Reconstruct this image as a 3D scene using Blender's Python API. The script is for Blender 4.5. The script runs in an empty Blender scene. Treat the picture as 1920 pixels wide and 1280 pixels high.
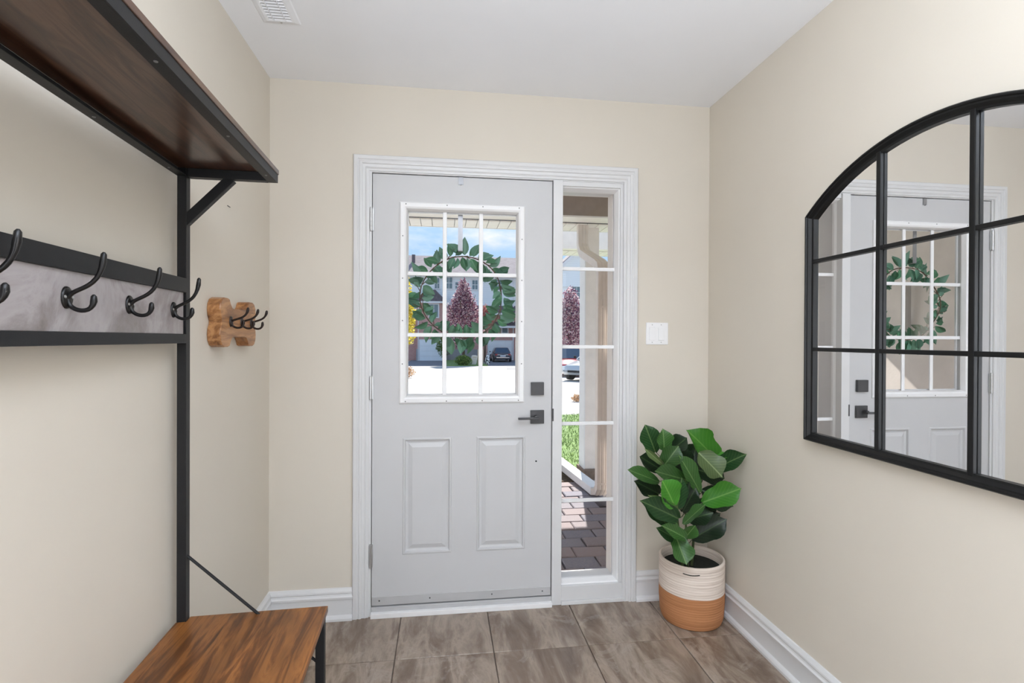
import bpy, bmesh, math, random
from mathutils import Vector, Matrix, noise as mnoise

random.seed(7)
SC = bpy.context.scene
COL = SC.collection
PI = math.pi

# ------------------------------------------------------------------ camera
cam_d = bpy.data.cameras.new('camera')
cam_d.sensor_width = 36.0
cam_d.lens = 18.231
cam_d.clip_start = 0.02
cam_d.clip_end = 400
cam = bpy.data.objects.new('camera', cam_d)
COL.objects.link(cam)
r_ = Vector((0.99118465, -0.1324117, 0.00448747))
u_ = Vector((-0.00382491, 0.00525768, 0.99997886))
f_ = Vector((0.1324325, 0.99118086, -0.00470487))
m_ = Matrix.Identity(4)
for i in range(3):
    m_[i][0], m_[i][1], m_[i][2] = r_[i], u_[i], -f_[i]
m_[2][3] = 1.277
cam.matrix_world = m_
SC.camera = cam

# ------------------------------------------------------------------ sky
W = bpy.data.worlds.new('sky')
SC.world = W
W.use_nodes = True
nt = W.node_tree
nt.nodes.clear()


def wn(t, **kw):
    n = nt.nodes.new(t)
    for k, v in kw.items():
        setattr(n, k, v)
    return n


tc = wn('ShaderNodeTexCoord')
sep = wn('ShaderNodeSeparateXYZ')
nt.links.new(tc.outputs['Generated'], sep.inputs[0])
ramp = wn('ShaderNodeValToRGB')
cr = ramp.color_ramp
cr.elements[0].position = 0.0
cr.elements[0].color = (0.30, 0.31, 0.30, 1)
cr.elements[1].position = 1.0
cr.elements[1].color = (0.22, 0.42, 0.80, 1)
for p_, c_ in ((0.49, (0.32, 0.33, 0.33, 1)), (0.502, (0.66, 0.80, 0.93, 1)), (0.58, (0.44, 0.66, 0.92, 1)), (0.72, (0.34, 0.56, 0.90, 1))):
    e = cr.elements.new(p_)
    e.color = c_
ma = wn('ShaderNodeMath', operation='MULTIPLY_ADD')
ma.inputs[1].default_value = 0.5
ma.inputs[2].default_value = 0.5
nt.links.new(sep.outputs['Z'], ma.inputs[0])
nt.links.new(ma.outputs[0], ramp.inputs[0])
mp = wn('ShaderNodeMapping')
mp.inputs['Scale'].default_value = (3.0, 3.0, 9.0)
mp.inputs['Location'].default_value = (0.35, 0.2, 0.1)
nt.links.new(tc.outputs['Generated'], mp.inputs[0])
nz = wn('ShaderNodeTexNoise')
nz.inputs['Scale'].default_value = 1.3
nz.inputs['Detail'].default_value = 6
nz.inputs['Roughness'].default_value = 0.55
nt.links.new(mp.outputs[0], nz.inputs['Vector'])
cl = wn('ShaderNodeMapRange')
cl.inputs[1].default_value = 0.52
cl.inputs[2].default_value = 0.72
nt.links.new(nz.outputs['Fac'], cl.inputs[0])
up = wn('ShaderNodeMapRange')
up.inputs[1].default_value = 0.0
up.inputs[2].default_value = 0.02
nt.links.new(sep.outputs['Z'], up.inputs[0])
mm = wn('ShaderNodeMath', operation='MULTIPLY')
nt.links.new(cl.outputs[0], mm.inputs[0])
nt.links.new(up.outputs[0], mm.inputs[1])
mx = wn('ShaderNodeMix', data_type='RGBA')
nt.links.new(mm.outputs[0], mx.inputs[0])
nt.links.new(ramp.outputs[0], mx.inputs[6])
mx.inputs[7].default_value = (1.0, 0.98, 0.96, 1)
bg = wn('ShaderNodeBackground')
bg.inputs[1].default_value = 1.13
nt.links.new(mx.outputs[2], bg.inputs[0])
wo = wn('ShaderNodeOutputWorld')
nt.links.new(bg.outputs[0], wo.inputs[0])

# ------------------------------------------------------------------ sun, ceiling lamp and added fill lights
sun_d = bpy.data.lights.new('sun', 'SUN')
sun_d.energy = 9.5
sun_d.color = (1.0, 0.95, 0.88)
sun_d.angle = 0.009
sun = bpy.data.objects.new('sun', sun_d)
COL.objects.link(sun)
SAZ, SEL = math.radians(13), math.radians(39)
sdir = Vector((math.sin(SAZ) * math.cos(SEL), math.cos(SAZ) * math.cos(SEL), math.sin(SEL)))
sun.rotation_euler = sdir.to_track_quat('Z', 'Y').to_euler()
sun.location = (4, 8, 9)


def area(name, loc, target, sx, sy, power, color=(1, 1, 1)):
    d = bpy.data.lights.new(name, 'AREA')
    d.shape = 'RECTANGLE'
    d.size, d.size_y, d.energy, d.color = sx, sy, power, color
    o = bpy.data.objects.new(name, d)
    COL.objects.link(o)
    o.location = loc
    o.rotation_euler = (Vector(loc) - Vector(target)).to_track_quat('Z', 'Y').to_euler()
    return o


LC = (0.90, 0.965, 1.06)
area('ceiling_lamp', (0.15, 0.70, 2.41), (0.15, 0.71, 0.0), 1.0, 1.0, 8, LC)
area('upward_fill', (0.20, -0.45, 1.75), (0.20, -0.45, 3.0), 0.8, 0.8, 84, (0.87, 0.965, 1.09))  # unseen fill, added to brighten the room off the ceiling
area('left_side_fill', (-0.74, -0.45, 0.95), (1.3, 0.45, 0.75), 1.2, 1.6, 44, LC)  # added fill towards the right wall; no opening stands here
area('right_side_fill', (1.29, -0.5, 1.15), (-0.7, 0.6, 1.2), 1.2, 1.7, 27, LC)  # added fill for the left wall, with no opening behind it
SC.view_settings.view_transform = 'Standard'
SC.view_settings.look = 'None'
SC.view_settings.gamma = 1.0
SC.view_settings.use_curve_mapping = False
SC.view_settings.exposure = -0.07
SC.cycles.max_bounces = 14
SC.cycles.diffuse_bounces = 6
SC.cycles.transparent_max_bounces = 24
SC.cycles.sample_clamp_indirect = 6.0


# ================================================================== helpers
def tag(o, label=None, cat=None, group=None, kind=None):
    if label:
        o['label'] = label
    if cat:
        o['category'] = cat
    if group:
        o['group'] = group
    if kind:
        o['kind'] = kind
    return o


def thing(name, label, cat, loc=(0, 0, 0), rz=0.0, group=None, kind=None):
    o = bpy.data.objects.new(name, None)
    o.empty_display_size = 0.1
    COL.objects.link(o)
    o.location = loc
    o.rotation_euler = (0, 0, rz)
    return tag(o, label, cat, group, kind)


def root_of(o):
    while o.parent:
        o = o.parent
    return o


class MB:
    """collects shapes and links them as ONE mesh object"""

    def __init__(s):
        s.v, s.f, s.m = [], [], []

    def add(s, vs, fs, mi=0):
        k = len(s.v)
        s.v.extend([tuple(p) for p in vs])
        s.f.extend([tuple(i + k for i in f) for f in fs])
        s.m.extend([mi] * len(fs))
        return s

    def box(s, x0, y0, z0, x1, y1, z1, mi=0):
        vs = [(x0, y0, z0), (x1, y0, z0), (x1, y1, z0), (x0, y1, z0), (x0, y0, z1), (x1, y0, z1), (x1, y1, z1), (x0, y1, z1)]
        return s.add(vs, [(0, 3, 2, 1), (4, 5, 6, 7), (0, 1, 5, 4), (1, 2, 6, 5), (2, 3, 7, 6), (3, 0, 4, 7)], mi)

    def chbox(s, x0, y0, z0, x1, y1, z1, c, mi=0):
        """box whose top edges are chamfered by c"""
        vs = []
        for (z, d) in ((z0, 0), (z1 - c, 0), (z1, c)):
            vs += [(x0 + d, y0 + d, z), (x1 - d, y0 + d, z), (x1 - d, y1 - d, z), (x0 + d, y1 - d, z)]
        fs = [(0, 3, 2, 1), (8, 9, 10, 11)]
        for a in (0, 4):
            for i in range(4):
                j = (i + 1) % 4
                fs.append((a + i, a + j, a + 4 + j, a + 4 + i))
        return s.add(vs, fs, mi)

    def bar(s, p, q, w, h, up=(0, 0, 1), mi=0):
        """square bar from p to q, w across, h along up"""
        p, q, up = Vector(p), Vector(q), Vector(up)
        d = (q - p).normalized()
        a = d.cross(up)
        if a.length < 1e-4:
            a = d.cross(Vector((1, 0, 0)))
        a.normalize()
        b = a.cross(d).normalized()
        vs = []
        for c in (p, q):
            for (i, j) in ((-1, -1), (1, -1), (1, 1), (-1, 1)):
                vs.append(c + a * (i * w / 2) + b * (j * h / 2))
        return s.add(vs, [(0, 3, 2, 1), (4, 5, 6, 7), (0, 1, 5, 4), (1, 2, 6, 5), (2, 3, 7, 6), (3, 0, 4, 7)], mi)

    def tube(s, path, radii, n=10, mi=0, flat=1.0):
        path = [Vector(p) for p in path]
        if not hasattr(radii, '__len__'):
            radii = [radii] * len(path)
        rings = []
        ref = None
        for i, p in enumerate(path):
            d = (path[min(i + 1, len(path) - 1)] - path[max(i - 1, 0)]).normalized()
            if ref is None:
                ref = Vector((0, 0, 1)) if abs(d.z) < 0.9 else Vector((1, 0, 0))
            a = (ref - d * ref.dot(d)).normalized()
            ref = a
            b = d.cross(a)
            rings.append([p + (a * math.cos(t) * flat + b * math.sin(t)) * radii[i] for t in [2 * PI * k / n for k in range(n)]])
        vs = [v for r in rings for v in r]
        fs = []
        for i in range(len(rings) - 1):
            for k in range(n):
                fs.append((i * n + k, i * n + (k + 1) % n, (i + 1) * n + (k + 1) % n, (i + 1) * n + k))
        fs.append(tuple(range(n - 1, -1, -1)))
        fs.append(tuple((len(rings) - 1) * n + k for k in range(n)))
        return s.add(vs, fs, mi)

    def lathe(s, cx, cy, prof, n=32, mi=0, caps=True):
        vs = []
        for (r, z) in prof:
            for k in range(n):
                t = 2 * PI * k / n
                vs.append((cx + r * math.cos(t), cy + r * math.sin(t), z))
        fs = []
        for i in range(len(prof) - 1):
            for k in range(n):
                fs.append((i * n + k, i * n + (k + 1) % n, (i + 1) * n + (k + 1) % n, (i + 1) * n + k))
        if caps:
            fs.append(tuple(range(n - 1, -1, -1)))
            fs.append(tuple((len(prof) - 1) * n + k for k in range(n)))
        return s.add(vs, fs, mi)

    def disc(s, c, axis, r, h, n=10, mi=0, r2=None):
        c, axis = Vector(c), Vector(axis).normalized()
        return s.tube([c, c + axis * h * 0.6, c + axis * h], [r, r, r * 0.6 if r2 is None else r2], n, mi)

    def prism(s, poly, fn, d0, d1, mi=0):
        """polygon (a,b) pushed from depth d0 to d1; fn(a,b,d)->xyz"""
        n = len(poly)
        vs = [fn(a, b, d0) for a, b in poly] + [fn(a, b, d1) for a, b in poly]
        fs = [tuple(range(n - 1, -1, -1)), tuple(range(n, 2 * n))]
        for i in range(n):
            j = (i + 1) % n
            fs.append((i, j, n + j, n + i))
        return s.add(vs, fs, mi)

    def sweep(s, path, N, prof, closed=False, mi=0):
        """profile [(off, height)] swept with mitres along a planar path"""
        P = [Vector(p) for p in path]
        N = Vector(N)
        n = len(P)
        rings = []
        for i in range(n):
            ds = []
            if closed or i > 0:
                ds.append((P[i] - P[i - 1]).normalized())
            if closed or i < n - 1:
                ds.append((P[(i + 1) % n] - P[i]).normalized())
            sd = [N.cross(d) for d in ds]
            mt = sd[0] if len(sd) == 1 else (sd[0] + sd[1]) / (1 + sd[0].dot(sd[1]))
            rings.append([P[i] + mt * o + N * h for o, h in prof])
        k = len(prof)
        vs = [v for r in rings for v in r]
        fs = []
        for i in range(n if closed else n - 1):
            j = (i + 1) % n
            for a in range(k):
                b = (a + 1) % k
                fs.append((i * k + a, i * k + b, j * k + b, j * k + a))
        if not closed:
            fs.append(tuple(range(k - 1, -1, -1)))
            fs.append(tuple((n - 1) * k + a for a in range(k)))
        return s.add(vs, fs, mi)

    def build(s, name, mat, parent=None, world=True, smooth=False, bevel=0.0, segs=2, auto=None):
        off = Vector((0, 0, 0))
        if parent is not None and world:
            off = root_of(parent).location
        me = bpy.data.meshes.new(name)
        me.from_pydata([(x - off[0], y - off[1], z - off[2]) for x, y, z in s.v], [], s.f)
        mats = mat if isinstance(mat, (list, tuple)) else [mat]
        for m in mats:
            me.materials.append(m)
        if len(mats) > 1:
            me.polygons.foreach_set('material_index', s.m)
        bm = bmesh.new()
        bm.from_mesh(me)
        bmesh.ops.recalc_face_normals(bm, faces=bm.faces)
        bm.to_mesh(me)
        bm.free()
        if smooth:
            me.polygons.foreach_set('use_smooth', [True] * len(me.polygons))
            if auto:
                me.set_sharp_from_angle(angle=math.radians(auto))
        me.update()
        o = bpy.data.objects.new(name, me)
        COL.objects.link(o)
        if parent is not None:
            o.parent = parent
        if bevel > 0:
            b = o.modifiers.new('bevel', 'BEVEL')
            b.width, b.segments, b.limit_method = bevel, segs, 'ANGLE'
            b.angle_limit = math.radians(40)
        return o


def grid_slab(mb, xs, zs, holes, y0, y1, mi=0):
    for i in range(len(xs) - 1):
        for j in range(len(zs) - 1):
            if (i, j) not in holes:
                mb.box(xs[i], y0, zs[j], xs[i + 1], y1, zs[j + 1], mi)


def dup(o, parent=None, loc=None):
    c = o.copy()
    COL.objects.link(c)
    if parent is not None:
        c.parent = parent
    if loc is not None:
        c.location = loc
    for ch in list(o.children):
        dup(ch, c)
    return c


# ================================================================== materials
class NT:
    def __init__(s, name):
        s.mat = bpy.data.materials.new(name)
        s.mat.use_nodes = True
        s.t = s.mat.node_tree
        s.b = s.t.nodes['Principled BSDF']
        s.out = s.t.nodes['Material Output']

    def n(s, t, **kw):
        x = s.t.nodes.new(t)
        for k, v in kw.items():
            setattr(x, k, v)
        return x

    def l(s, a, b):
        s.t.links.new(a, b)

    def coords(s, scale=(1, 1, 1), rot=(0, 0, 0), per_object=0.0):
        tc = s.n('ShaderNodeTexCoord')
        src = tc.outputs['Object']
        if per_object:
            oi = s.n('ShaderNodeObjectInfo')
            mu = s.n('ShaderNodeMath', operation='MULTIPLY')
            mu.inputs[1].default_value = per_object
            s.l(oi.outputs['Random'], mu.inputs[0])
            ad = s.n('ShaderNodeVectorMath', operation='ADD')
            s.l(src, ad.inputs[0])
            s.l(mu.outputs[0], ad.inputs[1])
            src = ad.outputs[0]
        m = s.n('ShaderNodeMapping')
        m.inputs['Scale'].default_value = scale
        m.inputs['Rotation'].default_value = rot
        s.l(src, m.inputs[0])
        return m.outputs[0]

    def noise(s, vec, scale, detail=4, rough=0.5, dist=0.0):
        x = s.n('ShaderNodeTexNoise')
        x.inputs['Scale'].default_value = scale
        x.inputs['Detail'].default_value = detail
        x.inputs['Roughness'].default_value = rough
        x.inputs['Distortion'].default_value = dist
        s.l(vec, x.inputs['Vector'])
        return x.outputs['Fac']

    def ramp(s, fac, stops):
        x = s.n('ShaderNodeValToRGB')
        e = x.color_ramp.elements
        e[0].position, e[0].color = stops[0][0], (*stops[0][1], 1)
        e[1].position, e[1].color = stops[-1][0], (*stops[-1][1], 1)
        for p, c in stops[1:-1]:
            k = e.new(p)
            k.color = (*c, 1)
        s.l(fac, x.inputs[0])
        return x.outputs[0]

    def mix(s, fac, a, b, mode='MIX'):
        x = s.n('ShaderNodeMix', data_type='RGBA', blend_type=mode)
        for i, v in ((0, fac), (6, a), (7, b)):
            if hasattr(v, 'node'):
                s.l(v, x.inputs[i])
            elif i == 0:
                x.inputs[0].default_value = v
            else:
                x.inputs[i].default_value = (*v, 1)
        return x.outputs[2]

    def bump(s, h, strength, dist=0.01):
        x = s.n('ShaderNodeBump')
        x.inputs['Strength'].default_value = strength
        x.inputs['Distance'].default_value = dist
        s.l(h, x.inputs['Height'])
        s.l(x.outputs[0], s.b.inputs['Normal'])

    def set(s, color=None, rough=0.5, metal=0.0, spec=0.5, coat=0.0, coat_r=0.1):
        if color is not None:
            if hasattr(color, 'node'):
                s.l(color, s.b.inputs['Base Color'])
            else:
                s.b.inputs['Base Color'].default_value = (*color, 1)
        s.b.inputs['Roughness'].default_value = rough
        s.b.inputs['Metallic'].default_value = metal
        s.b.inputs['Specular IOR Level'].default_value = spec
        s.b.inputs['Coat Weight'].default_value = coat
        s.b.inputs['Coat Roughness'].default_value = coat_r
        return s.mat


def plain(name, c, rough=0.5, metal=0.0, var=0.06, vs=12.0, spec=0.5, bump=0.0, bs=150.0):
    k = NT(name)
    v = k.coords()
    f = k.noise(v, vs, 3)
    a = tuple(max(0, x * (1 - var)) for x in c)
    b = tuple(min(1, x * (1 + var)) for x in c)
    col = k.ramp(f, [(0.3, a), (0.7, b)])
    if bump:
        k.bump(k.noise(v, bs, 2), bump, 0.002)
    return k.set(col, rough, metal, spec)


def wood(name, dark, mid, light, rough=0.3, scale=(26, 2.4, 26), coat=0.0, blotch=0.55):
    k = NT(name)
    v = k.coords(scale)
    g = k.noise(v, 1.0, 8, 0.62, 1.6)
    col = k.ramp(g, [(0.30, dark), (0.47, mid), (0.56, light), (0.72, mid)])
    v2 = k.coords((5.0, 2.2, 5.0))
    bl = k.ramp(k.noise(v2, 1.0, 4, 0.55, 0.8), [(0.42, (0, 0, 0)), (0.62, (1, 1, 1))])
    ml = k.n('ShaderNodeMath', operation='MULTIPLY')
    k.l(bl, ml.inputs[0])
    ml.inputs[1].default_value = blotch
    col = k.mix(ml.outputs[0], col, tuple(d * 0.8 for d in dark))
    k.bump(g, 0.12, 0.002)
    return k.set(col, rough, 0, 0.5, coat, 0.12)


def glass_mat(name, tint=(1, 1, 1)):
    k = NT(name)
    k.t.nodes.remove(k.b)
    tr = k.n('ShaderNodeBsdfTransparent')
    tr.inputs[0].default_value = (*tint, 1)
    gl = k.n('ShaderNodeBsdfGlossy')
    gl.inputs['Roughness'].default_value = 0.0
    fr = k.n('ShaderNodeFresnel')
    fr.inputs[0].default_value = 1.45
    mu = k.n('ShaderNodeMath', operation='MULTIPLY')
    mu.inputs[1].default_value = 0.55
    k.l(fr.outputs[0], mu.inputs[0])
    mi = k.n('ShaderNodeMixShader')
    k.l(mu.outputs[0], mi.inputs[0])
    k.l(tr.outputs[0], mi.inputs[1])
    k.l(gl.outputs[0], mi.inputs[2])
    k.l(mi.outputs[0], k.out.inputs[0])
    return k.mat


def leaf_mat(name, c, vein, rough=0.38, trans=0.22, back=None):
    k = NT(name)
    oi = k.n('ShaderNodeObjectInfo')
    tc = k.n('ShaderNodeTexCoord')
    hs = k.n('ShaderNodeHueSaturation')
    mr = k.n('ShaderNodeMapRange')
    mr.inputs[3].default_value, mr.inputs[4].default_value = 0.75, 1.3
    k.l(oi.outputs['Random'], mr.inputs[0])
    sx = k.n('ShaderNodeSeparateXYZ')
    k.l(tc.outputs['Object'], sx.inputs[0])
    ab = k.n('ShaderNodeMath', operation='ABSOLUTE')
    k.l(sx.outputs[0], ab.inputs[0])
    cmb = k.n('ShaderNodeMath', operation='MULTIPLY_ADD')   # side veins sweep forward from the midrib
    k.l(ab.outputs[0], cmb.inputs[0])
    cmb.inputs[1].default_value = -0.8
    k.l(sx.outputs[1], cmb.inputs[2])
    si = k.n('ShaderNodeMath', operation='SINE')
    m2 = k.n('ShaderNodeMath', operation='MULTIPLY')
    m2.inputs[1].default_value = 55.0
    k.l(cmb.outputs[0], m2.inputs[0])
    k.l(m2.outputs[0], si.inputs[0])
    vr = k.ramp(si.outputs[0], [(0.86, (0, 0, 0)), (0.99, (0.4, 0.4, 0.4))])
    mid = k.ramp(ab.outputs[0], [(0.012, (1, 1, 1)), (0.035, (0, 0, 0))])
    vv = k.mix(1.0, vr, mid, 'LIGHTEN')
    col = k.mix(vv, c, vein)
    k.l(mr.outputs[0], hs.inputs['Value'])
    k.l(col, hs.inputs['Color'])
    col = hs.outputs[0]
    if back:
        ge = k.n('ShaderNodeNewGeometry')
        col = k.mix(ge.outputs['Backfacing'], col, back)
    k.set(col, rough, 0, 0.5)
    k.l(col, k.b.inputs['Base Color'])
    tl = k.n('ShaderNodeBsdfTranslucent')
    k.l(col, tl.inputs[0])
    mi = k.n('ShaderNodeMixShader')
    mi.inputs[0].default_value = trans
    k.l(k.b.outputs[0], mi.inputs[1])
    k.l(tl.outputs[0], mi.inputs[2])
    k.l(mi.outputs[0], k.out.inputs[0])
    return k.mat


M = {}
M['wall'] = plain('beige_wall_paint', (0.645, 0.595, 0.515), 0.6, var=0.012, vs=3, bump=0.05, bs=260, spec=0.35)
M['ceil'] = plain('white_ceiling_paint', (0.88, 0.893, 0.925), 0.75, var=0.012, vs=3, bump=0.05, bs=220, spec=0.2)
M['trim'] = plain('white_trim_paint', (0.67, 0.67, 0.672), 0.32, var=0.015, vs=6)
M['door'] = plain('white_door_paint', (0.555, 0.555, 0.56), 0.42, var=0.015, vs=5)
M['pvc'] = plain('white_plastic', (0.84, 0.84, 0.845), 0.35, var=0.01)
M['sweep'] = plain('grey_sweep_metal', (0.50, 0.50, 0.505), 0.4, 0.2, var=0.05, vs=8)
M['steel'] = plain('brushed_steel', (0.55, 0.55, 0.55), 0.35, 0.9)
M['screw'] = plain('screw_grey', (0.22, 0.22, 0.22), 0.4, 0.6)
M['gun'] = plain('dark_grey_metal', (0.065, 0.065, 0.068), 0.42, 0.3, var=0.08)
M['black'] = plain('black_powder_coat', (0.011, 0.011, 0.012), 0.45, 0.0, var=0.1, vs=60, bump=0.06, bs=500, spec=0.3)
M['blackm'] = plain('black_mirror_frame', (0.007, 0.007, 0.007), 0.35, 0.0, var=0.1, spec=0.25)
M['hook'] = plain('black_hook_iron', (0.007, 0.0065, 0.0065), 0.3, 0.0, var=0.1, spec=0.4)
M['hook2'] = plain('dark_bronze_hook', (0.022, 0.013, 0.010), 0.3, 0.3, var=0.1)
M['seat'] = wood('rustic_brown_board', (0.035, 0.011, 0.003), (0.165, 0.052, 0.009), (0.33, 0.125, 0.028), 0.33, coat=0.0)
M['shelfw'] = wood('dark_brown_board', (0.022, 0.008, 0.005), (0.068, 0.030, 0.016), (0.115, 0.058, 0.034), 0.28, coat=0.25, blotch=0.4)
M['hookw'] = wood('sheen_greyed_board', (0.14, 0.11, 0.10), (0.27, 0.235, 0.23), (0.38, 0.345, 0.345), 0.34, scale=(20, 5, 3), coat=0.2, blotch=0.18)  # brown wood greyed to imitate the bright door's reflection
M['pine'] = wood('oiled_pine', (0.13, 0.045, 0.012), (0.36, 0.155, 0.050), (0.52, 0.26, 0.10), 0.35, scale=(14, 3.0, 22), coat=0.2, blotch=0.22)
M['bark'] = plain('bark', (0.10, 0.065, 0.04), 0.8, var=0.3, vs=30)
M['stemg'] = plain('green_stem', (0.06, 0.085, 0.03), 0.6, var=0.2)
M['soil'] = plain('potting_soil', (0.008, 0.010, 0.006), 0.9, var=0.5, vs=60, bump=0.6, bs=80)
M['glass'] = glass_mat('clear_glass')
k = NT('mirror_silver')
M['mirror'] = k.set((0.90, 0.905, 0.91), 0.0, 1.0)
BACK = (0.16, 0.24, 0.09)
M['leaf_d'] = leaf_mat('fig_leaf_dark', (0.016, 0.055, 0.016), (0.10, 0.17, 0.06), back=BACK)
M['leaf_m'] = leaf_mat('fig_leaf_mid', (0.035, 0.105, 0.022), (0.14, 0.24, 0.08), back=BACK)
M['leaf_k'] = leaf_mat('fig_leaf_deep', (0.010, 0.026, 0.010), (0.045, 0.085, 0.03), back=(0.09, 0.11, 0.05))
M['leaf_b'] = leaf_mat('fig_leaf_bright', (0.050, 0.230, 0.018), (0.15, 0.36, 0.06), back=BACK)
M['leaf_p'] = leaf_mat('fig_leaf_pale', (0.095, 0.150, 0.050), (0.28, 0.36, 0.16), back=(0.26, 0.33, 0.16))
M['leaf_l'] = M['leaf_p']
M['clip'] = plain('grey_clip_metal', (0.30, 0.30, 0.31), 0.35, 0.6)
M['wr_a'] = leaf_mat('wreath_leaf_green', (0.065, 0.205, 0.105), (0.18, 0.34, 0.21), 0.5, 0.35, back=(0.12, 0.26, 0.17))
M['wr_b'] = leaf_mat('wreath_leaf_teal', (0.085, 0.225, 0.150), (0.20, 0.36, 0.25), 0.5, 0.35, back=(0.15, 0.30, 0.22))

# tile
k = NT('grey_brown_stone_tile')
v = k.coords((6.5, 1.7, 2.0), (0, 0, 0.25), per_object=37.0)
g = k.noise(v, 1.5, 8, 0.64, 0.45)
c = k.ramp(g, [(0.26, (0.085, 0.056, 0.040)), (0.42, (0.185, 0.134, 0.098)), (0.55, (0.31, 0.245, 0.192)), (0.64, (0.20, 0.145, 0.108)), (0.76, (0.115, 0.080, 0.060))])
v2 = k.coords((1, 1, 1), per_object=11.0)
g2 = k.noise(v2, 5.0, 9, 0.68, 0.8)
c = k.mix(k.ramp(g2, [(0.56, (0, 0, 0)), (0.60, (0.28, 0.28, 0.28)), (0.66, (0.0, 0.0, 0.0))]), c, (0.40, 0.34, 0.29))
k.bump(g2, 0.12, 0.004)
M['tile'] = k.set(c, 0.22, 0, 0.5)
M['grout'] = plain('dark_grout', (0.12, 0.095, 0.08), 0.9, var=0.15, vs=40)

# woven basket: two tones split at a height, rope relief
k = NT('two_tone_rope')
tcn = k.n('ShaderNodeTexCoord')
sx = k.n('ShaderNodeSeparateXYZ')
k.l(tcn.outputs['Object'], sx.inputs[0])
nn = k.noise(k.coords((6, 6, 0)), 1.0, 1)
md = k.n('ShaderNodeMath', operation='MULTIPLY_ADD')
md.inputs[1].default_value = 0.012
k.l(nn, md.inputs[0])
k.l(sx.outputs[2], md.inputs[2])
c1 = k.ramp(md.outputs[0], [(0.1495, (0.47, 0.215, 0.095)), (0.1515, (0.78, 0.69, 0.61))])
vv = k.coords((5, 5, 150))
c1 = k.mix(k.ramp(k.noise(vv, 1.0, 3), [(0.35, (0, 0, 0)), (0.7, (0.35, 0.35, 0.35))]), c1, (0.30, 0.17, 0.09), 'MULTIPLY')
k.bump(k.noise(vv, 2.0, 3), 0.35, 0.003)
M['rope'] = k.set(c1, 0.85, 0, 0.2)

# outdoors
k = NT('sunlit_concrete')
v = k.coords()
M['road'] = k.set(k.ramp(k.noise(v, 0.35, 6, 0.6), [(0.3, (0.43, 0.41, 0.38)), (0.7, (0.53, 0.51, 0.475))]), 0.9, 0, 0.2)
k.bump(k.noise(v, 6.0, 4), 0.2, 0.02)
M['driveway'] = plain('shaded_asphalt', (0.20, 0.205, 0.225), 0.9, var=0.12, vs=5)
M['lawn'] = plain('lawn_soil', (0.20, 0.31, 0.09), 0.95, var=0.35, vs=14, bump=0.8, bs=60)
k = NT('grass_blades')
oi = k.n('ShaderNodeNewGeometry')
M['grass'] = k.set(k.ramp(oi.outputs['Random Per Island'], [(0.0, (0.15, 0.24, 0.06)), (1.0, (0.44, 0.54, 0.22))]), 0.7, 0, 0.3)
M['dirt'] = plain('brown_mulch', (0.10, 0.065, 0.035), 0.95, var=0.6, vs=30, bump=1.0, bs=40)
k = NT('paver_stone')
oi = k.n('ShaderNodeObjectInfo')
c = k.ramp(oi.outputs['Random'], [(0.0, (0.15, 0.165, 0.25)), (0.35, (0.22, 0.205, 0.25)), (0.7, (0.33, 0.235, 0.23)), (1.0, (0.22, 0.185, 0.21))])
c = k.mix(k.noise(k.coords(per_object=9.0), 90.0, 3), c, (0.33, 0.30, 0.30))
k.bump(k.noise(k.coords(per_object=9.0), 120.0, 3), 0.4, 0.003)
M['paver'] = k.set(c, 0.85, 0, 0.3)
M['sand'] = plain('joint_sand', (0.06, 0.05, 0.05), 0.95, var=0.3, vs=50)
M['soffit'] = plain('cream_aluminium', (0.84, 0.80, 0.755), 0.5, var=0.03)
M['beam'] = plain('taupe_beam', (0.30, 0.235, 0.19), 0.7, var=0.06)
M['stucco'] = plain('beige_stucco', (0.85, 0.79, 0.735), 0.9, var=0.06, vs=6, bump=0.5, bs=90)
M['wtrim'] = plain('exterior_white_trim', (0.82, 0.82, 0.82), 0.5, var=0.02)
M['gutter'] = plain('pale_gutter_metal', (0.74, 0.66, 0.59), 0.4, var=0.04)
M['stone'] = plain('brown_kerb_stone', (0.20, 0.145, 0.11), 0.9, var=0.25, vs=20)
k = NT('red_brick')
br = k.n('ShaderNodeTexBrick')
br.inputs['Scale'].default_value = 4.0
br.inputs['Color1'].default_value = (0.56, 0.30, 0.26, 1)
br.inputs['Color2'].default_value = (0.64, 0.37, 0.32, 1)
br.inputs['Mortar'].default_value = (0.62, 0.52, 0.48, 1)
br.inputs['Mortar Size'].default_value = 0.012
mpn = k.coords((1, 1, 1), (PI / 2, 0, 0))
k.l(mpn, br.inputs['Vector'])
M['brick'] = k.set(br.outputs[0], 0.9, 0, 0.2)
k = NT('pale_blue_siding')
wv = k.n('ShaderNodeTexWave', bands_direction='Z')
wv.inputs['Scale'].default_value = 1.6
k.l(k.coords(), wv.inputs['Vector'])
M['siding'] = k.set(k.ramp(wv.outputs['Fac'], [(0.0, (0.78, 0.82, 0.84)), (0.2, (0.88, 0.92, 0.93))]), 0.7)
M['roof'] = plain('grey_mauve_shingle', (0.30, 0.25, 0.25), 0.9, var=0.14, vs=2.5)
M['roofd'] = plain('dark_shingle', (0.14, 0.12, 0.135), 0.9, var=0.2, vs=4)
M['pane'] = plain('far_window_pane', (0.16, 0.24, 0.27), 0.08, var=0.1)
M['garage'] = plain('white_garage_panel', (0.90, 0.92, 0.93), 0.5, var=0.02, vs=2)
M['gwall'] = plain('grey_block_wall', (0.38, 0.365, 0.38), 0.9, var=0.08, vs=2)
M['card'] = plain('cardboard', (0.62, 0.50, 0.36), 0.9, var=0.1)
M['cardw'] = plain('pale_paper', (0.72, 0.66, 0.58), 0.9, var=0.12)
k = NT('black_white_blotches')
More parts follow.
